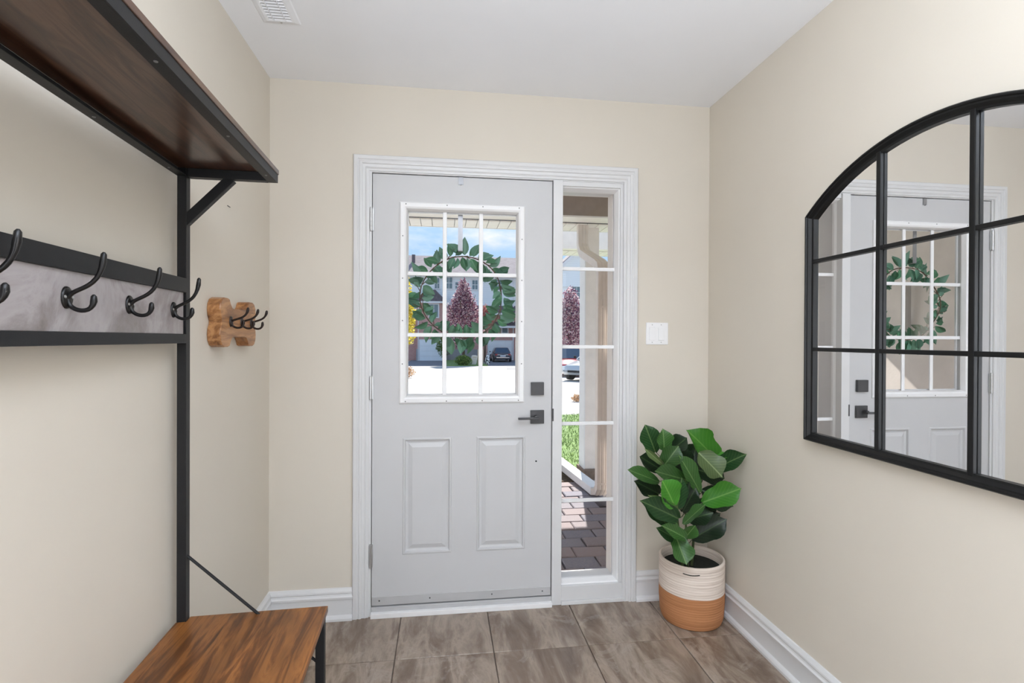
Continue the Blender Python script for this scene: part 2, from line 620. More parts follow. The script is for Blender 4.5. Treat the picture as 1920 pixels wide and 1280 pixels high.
M['blotch'] = k.set(k.ramp(k.noise(k.coords(), 7.0, 1), [(0.49, (0.02, 0.02, 0.02)), (0.51, (0.8, 0.8, 0.8))]), 0.6)
M['tyre'] = plain('tyre_rubber', (0.015, 0.015, 0.017), 0.8)
M['rim'] = plain('wheel_rim', (0.45, 0.45, 0.47), 0.3, 0.8)
M['cglass'] = plain('car_window', (0.03, 0.05, 0.08), 0.05, spec=0.8)
M['lamp_w'] = plain('headlamp_glass', (0.75, 0.78, 0.8), 0.1)
M['lamp_r'] = plain('tail_lamp', (0.45, 0.02, 0.02), 0.2)
M['chrome'] = plain('chrome', (0.8, 0.8, 0.82), 0.12, 1.0)


def foliage_mat(name, stops, trans=0.35):
    k = NT(name)
    ge = k.n('ShaderNodeNewGeometry')
    c = k.ramp(ge.outputs['Random Per Island'], stops)
    k.set(c, 0.6, 0, 0.3)
    tl = k.n('ShaderNodeBsdfTranslucent')
    k.l(c, tl.inputs[0])
    mi = k.n('ShaderNodeMixShader')
    mi.inputs[0].default_value = trans
    k.l(k.b.outputs[0], mi.inputs[1])
    k.l(tl.outputs[0], mi.inputs[2])
    k.l(mi.outputs[0], k.out.inputs[0])
    return k.mat


M['plum'] = foliage_mat('plum_foliage', [(0.0, (0.10, 0.04, 0.10)), (0.40, (0.24, 0.08, 0.15)), (0.65, (0.55, 0.27, 0.30)), (0.80, (0.88, 0.68, 0.68)), (1.0, (0.95, 0.90, 0.90))], 0.5)
M['yellow'] = foliage_mat('yellow_foliage', [(0.0, (0.45, 0.36, 0.03)), (0.6, (0.75, 0.62, 0.06)), (1.0, (0.85, 0.78, 0.25))], 0.5)
M['redf'] = foliage_mat('red_foliage', [(0.0, (0.45, 0.10, 0.09)), (1.0, (0.75, 0.38, 0.30))])
M['greenf'] = foliage_mat('green_foliage', [(0.0, (0.05, 0.13, 0.03)), (1.0, (0.30, 0.42, 0.10))])
M['tan'] = foliage_mat('dry_foliage', [(0.0, (0.45, 0.27, 0.14)), (1.0, (0.75, 0.52, 0.32))])

# ================================================================== room shell
XL, XR, YB, YN, ZC = -0.768, 1.316, 2.44, -3.0, 2.436
STRUCT = 'structure'


def structure(o, label, cat):
    return tag(o, label, cat, kind=STRUCT)


mb = MB()
mb.box(XL - 0.12, YN - 0.12, -0.20, XR + 0.12, YB, -0.006)
floor = mb.build('floor', M['grout'])
structure(floor, 'stone-look tile floor of the entrance hall', 'floor')
xl = [XL, -0.583, -0.185, 0.212, 0.608, 1.006, XR]
yl = [YB] + [2.099 - 0.398 * i for i in range(13)] + [YN]
tmesh = {}
for i in range(len(xl) - 1):
    for j in range(len(yl) - 1):
        g = 0.0018
        w, d = xl[i + 1] - xl[i] - 2 * g, yl[j] - yl[j + 1] - 2 * g
        key = (round(w, 3), round(d, 3))
        loc = ((xl[i] + xl[i + 1]) / 2, (yl[j] + yl[j + 1]) / 2, 0)
        if key not in tmesh:
            t = MB().chbox(-w / 2, -d / 2, -0.006, w / 2, d / 2, 0.0, 0.0015).build('tile', M['tile'])
            t.parent = floor
            t.location = loc
            tmesh[key] = t
        else:
            dup(tmesh[key], floor, loc)

# door wall with the opening for door and sidelight
OX0, OX1, OZ1 = -0.346, 0.880, 2.052
mb = MB()
grid_slab(mb, [XL - 0.12, OX0, OX1, XR + 0.12], [-0.2, OZ1, ZC + 0.1], {(1, 0)}, YB, YB + 0.17)
structure(mb.build('wall_back', M['wall']), 'beige end wall around the white entrance door', 'wall')
structure(MB().box(XL - 0.12, YN, -0.2, XL, YB, ZC + 0.1).build('wall_left', M['wall']), 'beige left wall behind the hall tree', 'wall')
structure(MB().box(XR, YN, -0.2, XR + 0.12, YB, ZC + 0.1).build('wall_right', M['wall']), 'beige right wall carrying the arched mirror', 'wall')
structure(MB().box(XL - 0.12, YN - 0.12, -0.2, XR + 0.12, YN, ZC + 0.1).build('wall_near', M['wall']), 'beige wall behind the viewer, out of the picture', 'wall')
structure(MB().box(XL - 0.12, YN - 0.12, ZC, XR + 0.12, YB, ZC + 0.1).build('ceiling', M['ceil']), 'plain white ceiling of the entrance hall', 'ceiling')

BASE = [(0, 0), (0.026, 0), (0.026, 0.010), (0.021, 0.019), (0.012, 0.023), (0.012, 0.092), (0.017, 0.095), (0.018, 0.104), (0.013, 0.110),
        (0.011, 0.117), (0.014, 0.121), (0.013, 0.128), (0.006, 0.140), (0, 0.142)]
o = MB().sweep([(-0.402, YB, 0), (XL, YB, 0), (XL, YN, 0)], (0, 0, 1), BASE).build('baseboard_left', M['trim'])
structure(o, 'white moulded baseboard left of the door and along the left wall', 'baseboard')
o = MB().sweep([(XR, YN, 0), (XR, YB, 0), (0.940, YB, 0)], (0, 0, 1), BASE).build('baseboard_right', M['trim'])
structure(o, 'white moulded baseboard along the right wall and behind the basket', 'baseboard')

CAS = [(0, 0), (0, 0.013), (0.004, 0.018), (0.019, 0.019), (0.023, 0.015), (0.027, 0.0155), (0.031, 0.018), (0.037, 0.0165), (0.041, 0.011),
       (0.052, 0.0105), (0.056, 0.013), (0.061, 0.009), (0.070, 0.0085), (0.070, 0)]
o = MB().sweep([(0.942, YB, 0), (0.942, YB, 2.112), (-0.404, YB, 2.112), (-0.404, YB, 0)], (0, -1, 0), CAS).build('trim_1', M['trim'])
structure(o, 'white moulded casing around door and sidelight', 'trim')

# ------------------------------------------------------------------ door_1
door = thing('door_1', 'white entrance door with nine-pane window and two raised panels', 'door', (0.10, YB, 0), kind=STRUCT)
SX0, SX1, SZ0, SZ1 = -0.320, 0.5185, 0.050, 2.0325
mb = MB()   # frame: jambs, head, mullion
mb.box(OX0, YB - 0.002, 0, SX0 - 0.003, YB + 0.165, OZ1)
mb.box(SX0 - 0.003, YB - 0.002, SZ1 + 0.004, OX1, YB + 0.165, OZ1)
mb.box(SX1 + 0.004, YB - 0.006, 0, 0.569, YB + 0.165, SZ1 + 0.006)
mb.box(SX0 - 0.003, YB + 0.052, 0.03, SX0 + 0.012, YB + 0.08, SZ1 + 0.004)
mb.box(SX1 - 0.012, YB + 0.052, 0.03, SX1 + 0.004, YB + 0.08, SZ1 + 0.004)
mb.box(SX0, YB + 0.052, SZ1 - 0.012, SX1, YB + 0.08, SZ1 + 0.004)
mb.build('frame', M['trim'], door, bevel=0.0015)
YF, YBK = YB + 0.004, YB + 0.049        # slab faces
xs = [SX0, -0.182, -0.168, 0.044, 0.160, 0.358, 0.393, SX1]
PANX = ((-0.182, 0.044), (0.160, 0.393))
PZ0, PZ1 = 0.276, 0.817
LX0, LX1, LZ0, LZ1 = -0.168, 0.358, 0.998, 1.880
xs = [SX0, -0.182, LX0, 0.044, 0.160, LX1, 0.393, SX1]
zs = [SZ0, PZ0, PZ1, LZ0, LZ1, SZ1]
mb = MB()
holes = {(1, 1), (2, 1), (4, 1), (5, 1)} | {(i, 3) for i in (2, 3, 4)}
grid_slab(mb, xs, zs, holes, YF, YBK)
slab = mb.build('slab', M['door'], door)
for (px0, px1) in PANX:                 # raised-and-fielded panels set into the slab
    prof = [(0.0, 0.0), (0.004, 0.003), (0.010, 0.003), (0.014, -0.006), (0.022, -0.008), (0.026, -0.008), (0.045, -0.001)]
    mb = MB()
    rings = []
    for (o_, h_) in prof:
        rings.append([(px0 + o_, YF - h_, PZ0 + o_), (px1 - o_, YF - h_, PZ0 + o_), (px1 - o_, YF - h_, PZ1 - o_), (px0 + o_, YF - h_, PZ1 - o_)])
    vs = [v for r in rings for v in r]
    fs = []
    for a in range(len(rings) - 1):
        for b in range(4):
            c = (b + 1) % 4
            fs.append((a * 4 + b, a * 4 + c, a * 4 + 4 + c, a * 4 + 4 + b))
    e = (len(rings) - 1) * 4
    fs.append((e, e + 1, e + 2, e + 3))
    mb.add(vs, fs)
    mb.box(px0, YBK - 0.02, PZ0, px1, YBK, PZ1)
    mb.build('panel', M['door'], door)
# window frame of the door
LF = [(0, 0), (0, 0.005), (0.006, 0.010), (0.022, 0.011), (0.030, 0.006), (0.036, -0.014), (0.036, -0.02), (0.018, -0.02), (0.018, 0)]
mb = MB().sweep([(0.386, YF, 0.976), (0.386, YF, 1.908), (-0.199, YF, 1.908), (-0.199, YF, 0.976)], (0, -1, 0), LF, closed=True)
lf = mb.build('window_frame', M['pvc'], door)
mb = MB().sweep([(0.380, YBK, 0.985), (0.380, YBK, 1.900), (-0.192, YBK, 1.900), (-0.192, YBK, 0.985)], (0, -1, 0),
                [(0, 0), (0, -0.008), (0.028, -0.008), (0.032, 0.004), (0.024, 0.004), (0.024, 0)], closed=True)
mb.build('outer_window_frame', M['pvc'], door)
GX0, GX1, GZ0, GZ1 = -0.163, 0.350, 1.008, 1.868
gx = [GX0 + (GX1 - GX0) * i / 3 for i in range(4)]
gz = [GZ0 + (GZ1 - GZ0) * i / 3 for i in range(4)]
YG = YB + 0.030
for i in (1, 2):
    MB().box(gx[i] - 0.0095, YG - 0.004, GZ0 - 0.008, gx[i] + 0.0095, YG + 0.004, GZ1 + 0.008).build('muntin', M['pvc'], lf, bevel=0.002)
for j in (1, 2):
    for i in range(3):
        MB().box(gx[i] + (0.0095 if i else -0.008), YG - 0.004, gz[j] - 0.009, gx[i + 1] - (0.0095 if i < 2 else -0.008), YG + 0.004, gz[j] + 0.009).build('muntin', M['pvc'], lf, bevel=0.002)
for i in range(3):
    for j in range(3):
        a, b = (gx[i] + 0.006, gx[i + 1] - 0.006)
        c, d = (gz[j] + 0.006, gz[j + 1] - 0.006)
        a -= 0.008 if i == 0 else 0
        b += 0.008 if i == 2 else 0
        c -= 0.008 if j == 0 else 0
        d += 0.008 if j == 2 else 0
        MB().add([(a, YG, c), (b, YG, c), (b, YG, d), (a, YG, d)], [(0, 1, 2, 3)]).build('pane', M['glass'], lf)
sc = [(-0.170, 1.897), (0.018, 1.897), (0.185, 1.897), (0.357, 1.897), (-0.170, 0.987), (0.018, 0.987), (0.185, 0.987), (0.357, 0.987)]
sc += [(-0.184, z) for z in (1.75, 1.555, 1.36, 1.16)] + [(0.371, z) for z in (1.75, 1.555, 1.36, 1.16)]
s0 = None
for (x, z) in sc:
    if s0 is None:
        s0 = MB().disc((0, 0, 0), (0, -1, 0), 0.0030, 0.002, 8).build('screw', M['screw'], lf, world=False)
        s0.location = (x - 0.10, YF - 0.0095 - YB, z)
    else:
        dup(s0, lf, (x - 0.10, YF - 0.0095 - YB, z))
for z in (1.8215, 1.0505, 0.279):
    mb = MB()
    for q in range(5):
        z0 = z - 0.0515 + q * 0.0206
        mb.tube([(-0.3255, YB - 0.006, z0 + 0.0006), (-0.3255, YB - 0.006, z0 + 0.02)], 0.0062, 10)
    mb.tube([(-0.3255, YB - 0.006, z - 0.055), (-0.3255, YB - 0.006, z + 0.055)], [0.0045, 0.0045], 8)
    mb.box(-0.326, YB - 0.004, z - 0.0515, -0.315, YB + 0.002, z + 0.0515)
    tag(mb.build('hinge', M['steel'], door), 'steel door hinge')
o = MB().box(SX0 + 0.001, YF - 0.004, SZ0 - 0.002, SX1 - 0.001, YF, 0.088).build('door_sweep', M['sweep'], door, bevel=0.001)
tag(o, 'grey metal draught strip along the door bottom')
for x in (-0.285, -0.055, 0.235, 0.478):
    MB().disc((x, YF - 0.004, 0.070), (0, -1, 0), 0.0035, 0.002, 8).build('screw', M['gun'], o)
mb = MB()
mb.box(SX0 - 0.002, YB - 0.026, 0.0, SX1 + 0.003, YB + 0.165, 0.022)
mb.box(SX0 - 0.002, YB - 0.006, 0.022, SX1 + 0.003, YB + 0.165, 0.043, 1)
tag(mb.build('threshold', [M['pvc'], M['sweep']], door, bevel=0.002), 'white and grey threshold under the door')
o = MB().box(0.418, YF - 0.016, 1.0105, 0.4795, YF, 1.072).build('deadbolt_plate', M['gun'], door, bevel=0.0015)
tag(o, 'square dark grey deadbolt plate')
mb = MB()
mb.box(0.416, YF - 0.010, 0.874, 0.482, YF, 0.938)
o = mb.build('handle_plate', M['gun'], door, bevel=0.0015)
mb = MB()
mb.tube([(0.440, YF - 0.010, 0.906), (0.440, YF - 0.038, 0.906)], 0.010, 12)
mb.box(0.352, YF - 0.052, 0.899, 0.452, YF - 0.036, 0.909)
tag(mb.build('lever', M['gun'], o, bevel=0.002), 'dark grey lever handle')
tag(MB().disc((0.4455, YF, 0.693), (0, -1, 0), 0.0042, 0.0012, 10).build('bore_hole', M['black'], door), 'small black hole in the door')
tag(MB().box(0.5215, YB - 0.0075, 0.885, 0.528, YB - 0.001, 0.945).build('strike_plate', M['gun'], door), 'narrow dark latch strike on the mullion')

# ------------------------------------------------------------------ window_1 (sidelight)
win = thing('window_1', 'tall narrow five-pane sidelight right of the door', 'window', (0.71, YB, 0), kind=STRUCT)
WX0, WX1, WZ0, WZ1 = 0.569, 0.872, 0.088, 2.026
mb = MB()
PX0, PX1, PZ0_, PZ1_ = 0.572, 0.842, 0.112, 1.990
YW = YB + 0.055
mb.box(WX0, YB - 0.004, 0.018, OX1, YB + 0.165, WZ0)                       # bottom rail
mb.box(WX0, YB - 0.012, 0.0, OX1, YB + 0.165, 0.018)
mb.box(0.858, YB + 0.002, WZ0, OX1, YB + 0.165, SZ1 + 0.006)               # right jamb
mb.box(WX0, YB + 0.002, 2.015, 0.858, YB + 0.165, SZ1 + 0.006)
win_f = mb.build('frame', M['trim'], win, bevel=0.0015)
mb = MB()
mb.sweep([(0.858, YB + 0.012, WZ0), (0.858, YB + 0.012, 2.015), (WX0 - 0.010, YB + 0.012, 2.015), (WX0 - 0.010, YB + 0.012, WZ0)], (0, -1, 0),
         [(0, 0), (0.005, -0.004), (0.014, -0.036), (0.014, -0.05), (0, -0.05)], closed=True)
mb.build('glazing_bead', M['pvc'], win)
mb = MB()                                                                  # brick mould outside, seen through the glass
mb.box(0.853, YB + 0.115, 0.02, 0.90, YB + 0.185, 2.018)
mb.box(0.560, YB + 0.115, 2.018, 0.905, YB + 0.185, 2.06)
mb.build('outer_mould', M['soffit'], win, bevel=0.002)
wz = [WZ0 + 0.012, 0.482, 0.862, 1.240, 1.624, 2.003]
for z in wz[1:5]:
    MB().box(WX0 + 0.002, YW - 0.006, z - 0.0085, 0.846, YW + 0.006, z + 0.0085).build('muntin', M['pvc'], win, bevel=0.002)
for a, b in zip(wz[:-1], wz[1:]):
    MB().add([(WX0, YW, a + 0.004), (0.846, YW, a + 0.004), (0.846, YW, b - 0.004), (WX0, YW, b - 0.004)], [(0, 1, 2, 3)]).build('pane', M['glass'], win)

# ------------------------------------------------------------------ ceiling vent
v0 = thing('ceiling_vent', 'white slotted air vent in the ceiling near the left wall', 'vent', (-0.59, 1.86, ZC))
VX0, VX1, VY0, VY1 = -0.656, -0.522, 1.690, 2.012
mb = MB()
mb.sweep([(VX0, VY0, ZC), (VX0, VY1, ZC), (VX1, VY1, ZC), (VX1, VY0, ZC)], (0, 0, -1), [(0, 0), (0.004, 0.003), (0.018, 0.006), (0.028, 0.005), (0.028, 0)], closed=True)
mb.build('frame', M['ceil'], v0)
MB().box(VX0 + 0.02, VY0 + 0.02, ZC - 0.0015, VX1 - 0.02, VY1 - 0.02, ZC - 0.0005).build('duct_shade_sheet', plain('vent_shadow_grey', (0.20, 0.20, 0.20), 0.8), v0)  # grey sheet standing in for the shade behind the slats
y = VY0 + 0.030
while y < VY1 - 0.028:
    MB().bar((VX0 + 0.026, y, ZC - 0.004), (VX1 - 0.026, y, ZC - 0.004), 0.0085, 0.0012, (0, 0.5, 1)).build('slat', M['ceil'], v0)
    y += 0.0165
for x in (-0.611, -0.569):
    MB().box(x - 0.0012, VY0 + 0.026, ZC - 0.0075, x + 0.0012, VY1 - 0.026, ZC - 0.005).build('rib', M['ceil'], v0)
for yy in (VY1 - 0.014, VY0 + 0.014):
    MB().disc((-0.589, yy, ZC - 0.006), (0, 0, -1), 0.004, 0.002, 10).build('screw', M['steel'], v0)

# ------------------------------------------------------------------ light switch
s = thing('light_switch', 'white double rocker light switch right of the sidelight', 'switch', (1.046, YB, 1.307))
pl = MB().box(0.989, YB - 0.006, 1.2525, 1.103, YB, 1.361).build('plate', M['pvc'], s, bevel=0.003)
for i, x in enumerate((1.020, 1.066)):
    mb = MB()
    z0, z1 = 1.274, 1.338
    yt, ybm = (YB - 0.0075, YB - 0.0105) if i else (YB - 0.009, YB - 0.0085)
    vs = [(x - 0.0155, YB - 0.005, z0), (x + 0.0155, YB - 0.005, z0), (x + 0.0155, YB - 0.005, z1), (x - 0.0155, YB - 0.005, z1),
          (x - 0.0145, ybm, z0 + 0.001), (x + 0.0145, ybm, z0 + 0.001), (x + 0.0145, yt, z1 - 0.001), (x - 0.0145, yt, z1 - 0.001)]
    mb.add(vs, [(0, 3, 2, 1), (4, 5, 6, 7), (0, 1, 5, 4), (1, 2, 6, 5), (2, 3, 7, 6), (3, 0, 4, 7)])
    mb.build('rocker', M['pvc'], s, bevel=0.001)
    for z in (1.264, 1.350):
        MB().disc((x, YB - 0.006, z), (0, -1, 0), 0.0028, 0.0012, 8).build('screw', M['sweep'], pl)

tag(MB().tube([(XL + 0.001, 1.982, 1.751), (XL + 0.004, 1.997, 1.749)], 0.0016, 6).build('wall_nail', M['gun']), 'tiny dark nail stub in the left wall above the wooden bone', 'nail')

# ================================================================== arched mirror
MY0, MY1, MZ0, MZS, MZA = 0.785, 1.706, 0.922, 1.720, 1.884
mir = thing('wall_mirror', 'black window-pane mirror with arched top on the right wall', 'mirror', (XR, (MY0 + MY1) / 2, MZ0))
cy, cz, cR = (MY0 + MY1) / 2, 1.1597, 0.7238
a0 = math.asin((MY1 - cy) / cR)
arc = [(cy + cR * math.sin(a0 - 2 * a0 * i / 28), cz + cR * math.cos(a0 - 2 * a0 * i / 28)) for i in range(29)]
path = [(XR, MY0, MZ0), (XR, MY1, MZ0)] + [(XR, a, b) for a, b in arc]
FP = [(0, 0), (0, 0.030), (0.003, 0.033), (0.007, 0.033), (0.010, 0.029), (0.014, 0.029), (0.022, 0.020), (0.028, 0.018), (0.028, 0.0)]
mb = MB().sweep(path, (-1, 0, 0), FP, closed=True)
# sweep pushes along N x d: keep it pointing inwards
ins = all((abs(v[1] - cy) <= (MY1 - MY0) / 2 + 1e-3) for v in mb.v)
if not ins:
    mb = MB().sweep(list(reversed(path)), (-1, 0, 0), FP, closed=True)
mb.build('frame', M['blackm'], mir)
XG = XR - 0.008
g = [(MY0 + 0.01, MZ0 + 0.01), (MY1 - 0.01, MZ0 + 0.01)] + [(cy + (a - cy) * 0.98, b - 0.012) for a, b in arc]
MB().prism(g, lambda a, b, d: (d, a, b), XG, XR - 0.002).build('mirror_glass', M['mirror'], mir)


def arch_z(y, inset=0.02):
    return cz + math.sqrt((cR - inset) ** 2 - (y - cy) ** 2)


for y in (1.402, 1.122):
    MB().box(XG - 0.013, y - 0.0075, MZ0 + 0.02, XG - 0.0002, y + 0.0075, arch_z(y) - 0.002).build('muntin', M['blackm'], mir, bevel=0.002)
for z in (1.556, 1.2455):
    MB().box(XG - 0.011, MY0 + 0.02, z - 0.0065, XG - 0.0002, MY1 - 0.02, z + 0.0065).build('muntin', M['blackm'], mir, bevel=0.002)

# ================================================================== hall tree
TA = math.radians(2.0)
tree = thing('hall_tree', 'rustic wood and black metal hall tree bench with coat hooks along left wall', 'hall tree', (-0.745, 1.600, 0), TA)
LN, T = 1.03, 0.025
SEATZ, SHZ = 0.472, 1.733


def tb(mb, name, mat, parent=tree, bevel=0.0012, **kw):
    return mb.build(name, mat, parent, world=False, bevel=bevel, **kw)


for y in (-T, -LN):
    tb(MB().box(0.0005, y, 0, T, y + T, SHZ + 0.0235), 'post', M['black'])
    tb(MB().box(0.375, y, 0, 0.375 + T, y + T, SEATZ - 0.018), 'leg', M['black'])
for z in (SEATZ - 0.018 - T, 0.10):
    for y in (-T, -LN):
        tb(MB().box(T, y + 0.002, z, 0.375, y + T - 0.002, z + T), 'side_rail', M['black'])
tb(MB().box(0.377, -LN + T, SEATZ - 0.018 - T, 0.398, -T, SEATZ - 0.018), 'front_rail', M['black'])
tb(MB().box(0.0, -LN + T, 0.10, T, -T, 0.125), 'back_rail', M['black'])
tag(tb(MB().box(0.026, -LN - 0.003, SEATZ - 0.018, 0.406, 0.003, SEATZ).box(-0.001, -LN + 0.0255, SEATZ - 0.018, 0.026, -0.0255, SEATZ), 'seat', M['seat']),
    'brown rustic wood seat board')
# hook rail
for (z0, z1) in ((1.404, 1.444), (1.261, 1.287)):
    tb(MB().box(0.002, -LN + T, z0, T + 0.001, -T + 0.0005, z1), 'hook_rail', M['black'])
hb = tag(tb(MB().box(0.006, -LN + T + 0.001, 1.287, 0.019, -T - 0.003, 1.404), 'hook_board', M['hookw'], bevel=0.0008), 'brown wood hook board with grey sheen in its colour')
# shelf frame of angle bars, board on top
SD = 0.262
mb = MB()
mb.box(SD - 0.003, -LN, SHZ, SD, 0, SHZ + 0.024)
mb.box(SD - 0.026, -LN, SHZ, SD - 0.003, 0, SHZ + 0.003)
tb(mb, 'shelf_front_rail', M['black'], bevel=0.0006)
mb = MB()
mb.box(0.0, -LN, SHZ, 0.026, 0, SHZ + 0.003)
mb.box(0.0, -LN, SHZ + 0.003, 0.003, 0, SHZ + 0.024)
tb(mb, 'shelf_back_rail', M['black'], bevel=0.0006)
for y in (-0.024, -LN):
    tb(MB().box(0.026, y + 0.0, SHZ - 0.001, SD - 0.026, y + 0.024, SHZ + 0.024), 'shelf_end_rail', M['black'])
tag(tb(MB().box(0.001, -LN - 0.002, SHZ + 0.0245, SD + 0.002, 0.003, SHZ + 0.0385), 'shelf_board', M['shelfw']), 'dark brown wood shelf board')
for y in (-0.0125, -LN + 0.0125):
    mb = MB()
    mb.bar((0.010, y, 1.598), (0.140, y, SHZ + 0.002), 0.020, 0.026)
    b = tb(mb, 'brace', M['black'])
    for (x, z) in ((0.030, 1.604), (0.137, 1.715)):
        tb(MB().disc((x, y, z), (0.71, 0, -0.71), 0.004, 0.003, 8), 'screw', M['gun'], b, bevel=0)
for (x, y) in ((SD - 0.012, -0.075), (SD - 0.012, -0.36), (SD - 0.012, -0.68), (0.013, -0.10), (0.013, -0.42), (0.013, -0.72)):
    tb(MB().disc((x, y, SHZ), (0, 0, -1), 0.0034, 0.002, 10), 'screw', M['screw'], bevel=0)
tag(tb(MB().tube([(0.022, -0.012, 0.655), (0.385, -0.012, 0.308)], 0.0042, 8), 'cross_rod', M['black'], bevel=0), 'thin black diagonal rod at the bench end')


def hook_mesh(s, v=1.0):
    mb = MB()
    # oval plate (in the YZ plane, looking along +X)
    n = 20
    ring0 = [(0, 0.0155 * s * math.cos(t), 0.0215 * s * math.sin(t)) for t in [2 * PI * q / n for q in range(n)]]
    ring1 = [(0.003 * s, v[1] * 0.97, v[2] * 0.97) for v in ring0]
    ring2 = [(0.0048 * s, v[1] * 0.80, v[2] * 0.84) for v in ring0]
    fs = []
    for a in range(2):
        for b in range(n):
            c = (b + 1) % n
            fs.append((a * n + b, a * n + c, (a + 1) * n + c, (a + 1) * n + b))
    fs.append(tuple(2 * n + q for q in range(n)))
    fs.append(tuple(range(n - 1, -1, -1)))
    mb.add(ring0 + ring1 + ring2, fs)

    def bez(P, m=12):
        out = []
        for i in range(m + 1):
            t = i / m
            a = [Vector(p) for p in P]
            while len(a) > 1:
                a = [a[q].lerp(a[q + 1], t) for q in range(len(a) - 1)]
            out.append(a[0])
        return out
    upper = bez([(0.003 * s, 0, 0.000), (0.010 * s, 0, 0.018 * s * v), (0.044 * s, 0, 0.016 * s * v), (0.062 * s, 0, 0.036 * s * v), (0.064 * s, 0, 0.084 * s * v)])
    rad = [0.0045 * s, 0.0046 * s] + [0.0043 * s] * 8 + [0.0050 * s, 0.0060 * s, 0.0050 * s]
    mb.tube(upper + [upper[-1] + Vector((0.0004, 0, 0.004 * s))], rad + [0.002 * s], 10)
    lower = bez([(0.003 * s, 0, -0.004 * s), (0.004 * s, 0, -0.024 * s), (0.026 * s, 0, -0.029 * s), (0.050 * s, 0, -0.030 * s), (0.047 * s, 0, 0.003 * s)])
    mb.tube(lower + [lower[-1] + Vector((-0.0004, 0, 0.0035 * s))], rad + [0.002 * s], 10)
    return mb


h0 = None
for y in (-0.088, -0.301, -0.514, -0.727, -0.940):
    loc = (0.019, y, 1.352)
    if h0 is None:
        h0 = hook_mesh(1.0).build('coat_hook', M['hook'], tree, world=False, smooth=True, auto=50)
        h0.location = loc
        for q in (-1, 1):
            MB().disc((0.0046, q * 0.0105, 0.001), (1, 0, 0), 0.0032, 0.0018, 10).build('screw', M['steel'], h0, world=False)
    else:
        dup(h0, tree, loc)

# ================================================================== wooden bone with hooks
bone = thing('bone_hook_plaque', 'thick bone-shaped pine plaque with three dark hooks on left wall', 'plaque', (XL, 1.982, 1.329))
half = [(0.000, 0.050), (0.045, 0.049), (0.062, 0.052), (0.076, 0.064), (0.086, 0.080), (0.100, 0.0835), (0.130, 0.0835), (0.148, 0.077),
        (0.160, 0.062), (0.164, 0.042), (0.160, 0.022), (0.150, 0.004)]
quarter = half
outl = [(a, b) for a, b in quarter] + [(a, -b) for a, b in reversed(quarter)]
outl += [(-a, -b) for a, b in quarter[1:]] + [(-a, b) for a, b in reversed(quarter[1:])]
MB().prism(outl, lambda a, b, d: (d, a, b), 0.0, 0.043).build('board', M['pine'], bone, world=False, bevel=0.003)
hb0 = None
for y in (-0.080, 0.018, 0.112):
    loc = (0.043, y, 0.004)
    if hb0 is None:
        hb0 = hook_mesh(0.88, 0.62).build('hook', M['hook2'], bone, world=False, smooth=True, auto=50)
        hb0.location = loc
        for q in (-1, 1):
            MB().disc((0.004, q * 0.0092, 0.001), (1, 0, 0), 0.0022, 0.0013, 8).build('screw', M['gun'], hb0, world=False)
    else:
        dup(hb0, bone, loc)

# ================================================================== potted fig
PX, PY = 1.142, 2.258
fig = thing('potted_fig_plant', 'leafy fiddle-leaf fig in white and tan rope basket by right corner', 'plant', (PX, PY, 0))
prof = []
H, R = 0.279, 0.143
rows = 26
for i in range(rows * 3 + 1):
    t = i / (rows * 3)
    r = R * (0.955 + 0.045 * min(1, t * 3))
    if t < 0.10:
        r = R * (0.90 + 0.055 * math.sin(t / 0.10 * PI / 2)) + 0.0 * t
    prof.append((r + 0.0016 * abs(math.sin(i * PI / 3)), 0.002 + H * t))
prof += [(R - 0.003, H + 0.004), (R - 0.008, H + 0.003), (R - 0.010, H - 0.008), (R - 0.010, 0.215)]
bk = MB().lathe(0, 0, prof, 56, caps=True).build('basket', M['rope'], fig, world=False, smooth=True, auto=60)
tag(bk, 'rope basket, cream above and tan below')
# handle slot rim at the front
ang = [math.radians(-90 + d) for d in range(-38, -9, 4)]
tag(MB().tube([((R + 0.001) * math.cos(a) - 0.008, (R + 0.001) * math.sin(a), 0.256 - 0.004 * math.cos((a + PI / 2 + 0.42) * 6)) for a in ang], 0.0022, 6).build(
    'handle_slot', M['soil'], fig, world=False), 'dark hand slot below the rim')
MB().lathe(0, 0, [(0.01, 0.205), (0.07, 0.235), (R - 0.012, 0.238)], 40, caps=False).add(
    [(0.01 * math.cos(2 * PI * q / 40), 0.01 * math.sin(2 * PI * q / 40), 0.205) for q in range(40)], [tuple(range(40))]).build('soil', M['soil'], fig, world=False, smooth=True)


def leaf_mesh(name, mat, bend, fold, wav, seed):
    """unit leaf: base at origin, tip at +Y, half width 0.5 along X, normal +Z"""
    rnd = random.Random(seed)
    ny, nx = 10, 3
    vs, fs = [], []
    wid = [0.06, 0.24, 0.36, 0.41, 0.43, 0.46, 0.50, 0.52, 0.48, 0.34, 0.06]
    ph = rnd.uniform(0, 6)
    for i in range(ny + 1):
        t = i / ny
        for j in range(-nx, nx + 1):
            u = j / nx
            x = u * wid[i]
            z = fold * abs(u) ** 1.3 * wid[i] - bend * t * t + wav * math.sin(t * 9 + ph + (1.5 if u > 0 else 0)) * abs(u) ** 2
            vs.append((x, t - 0.05 * abs(u) * (1 if t > 0.5 else 0.2), z))
    w = 2 * nx + 1
    for i in range(ny):
        for j in range(w - 1):
            fs.append((i * w + j, i * w + j + 1, (i + 1) * w + j + 1, (i + 1) * w + j))
    me = bpy.data.meshes.new(name)
    me.from_pydata(vs, [], fs)
    me.materials.append(mat)
    me.polygons.foreach_set('use_smooth', [True] * len(fs))
    me.update()
    return me


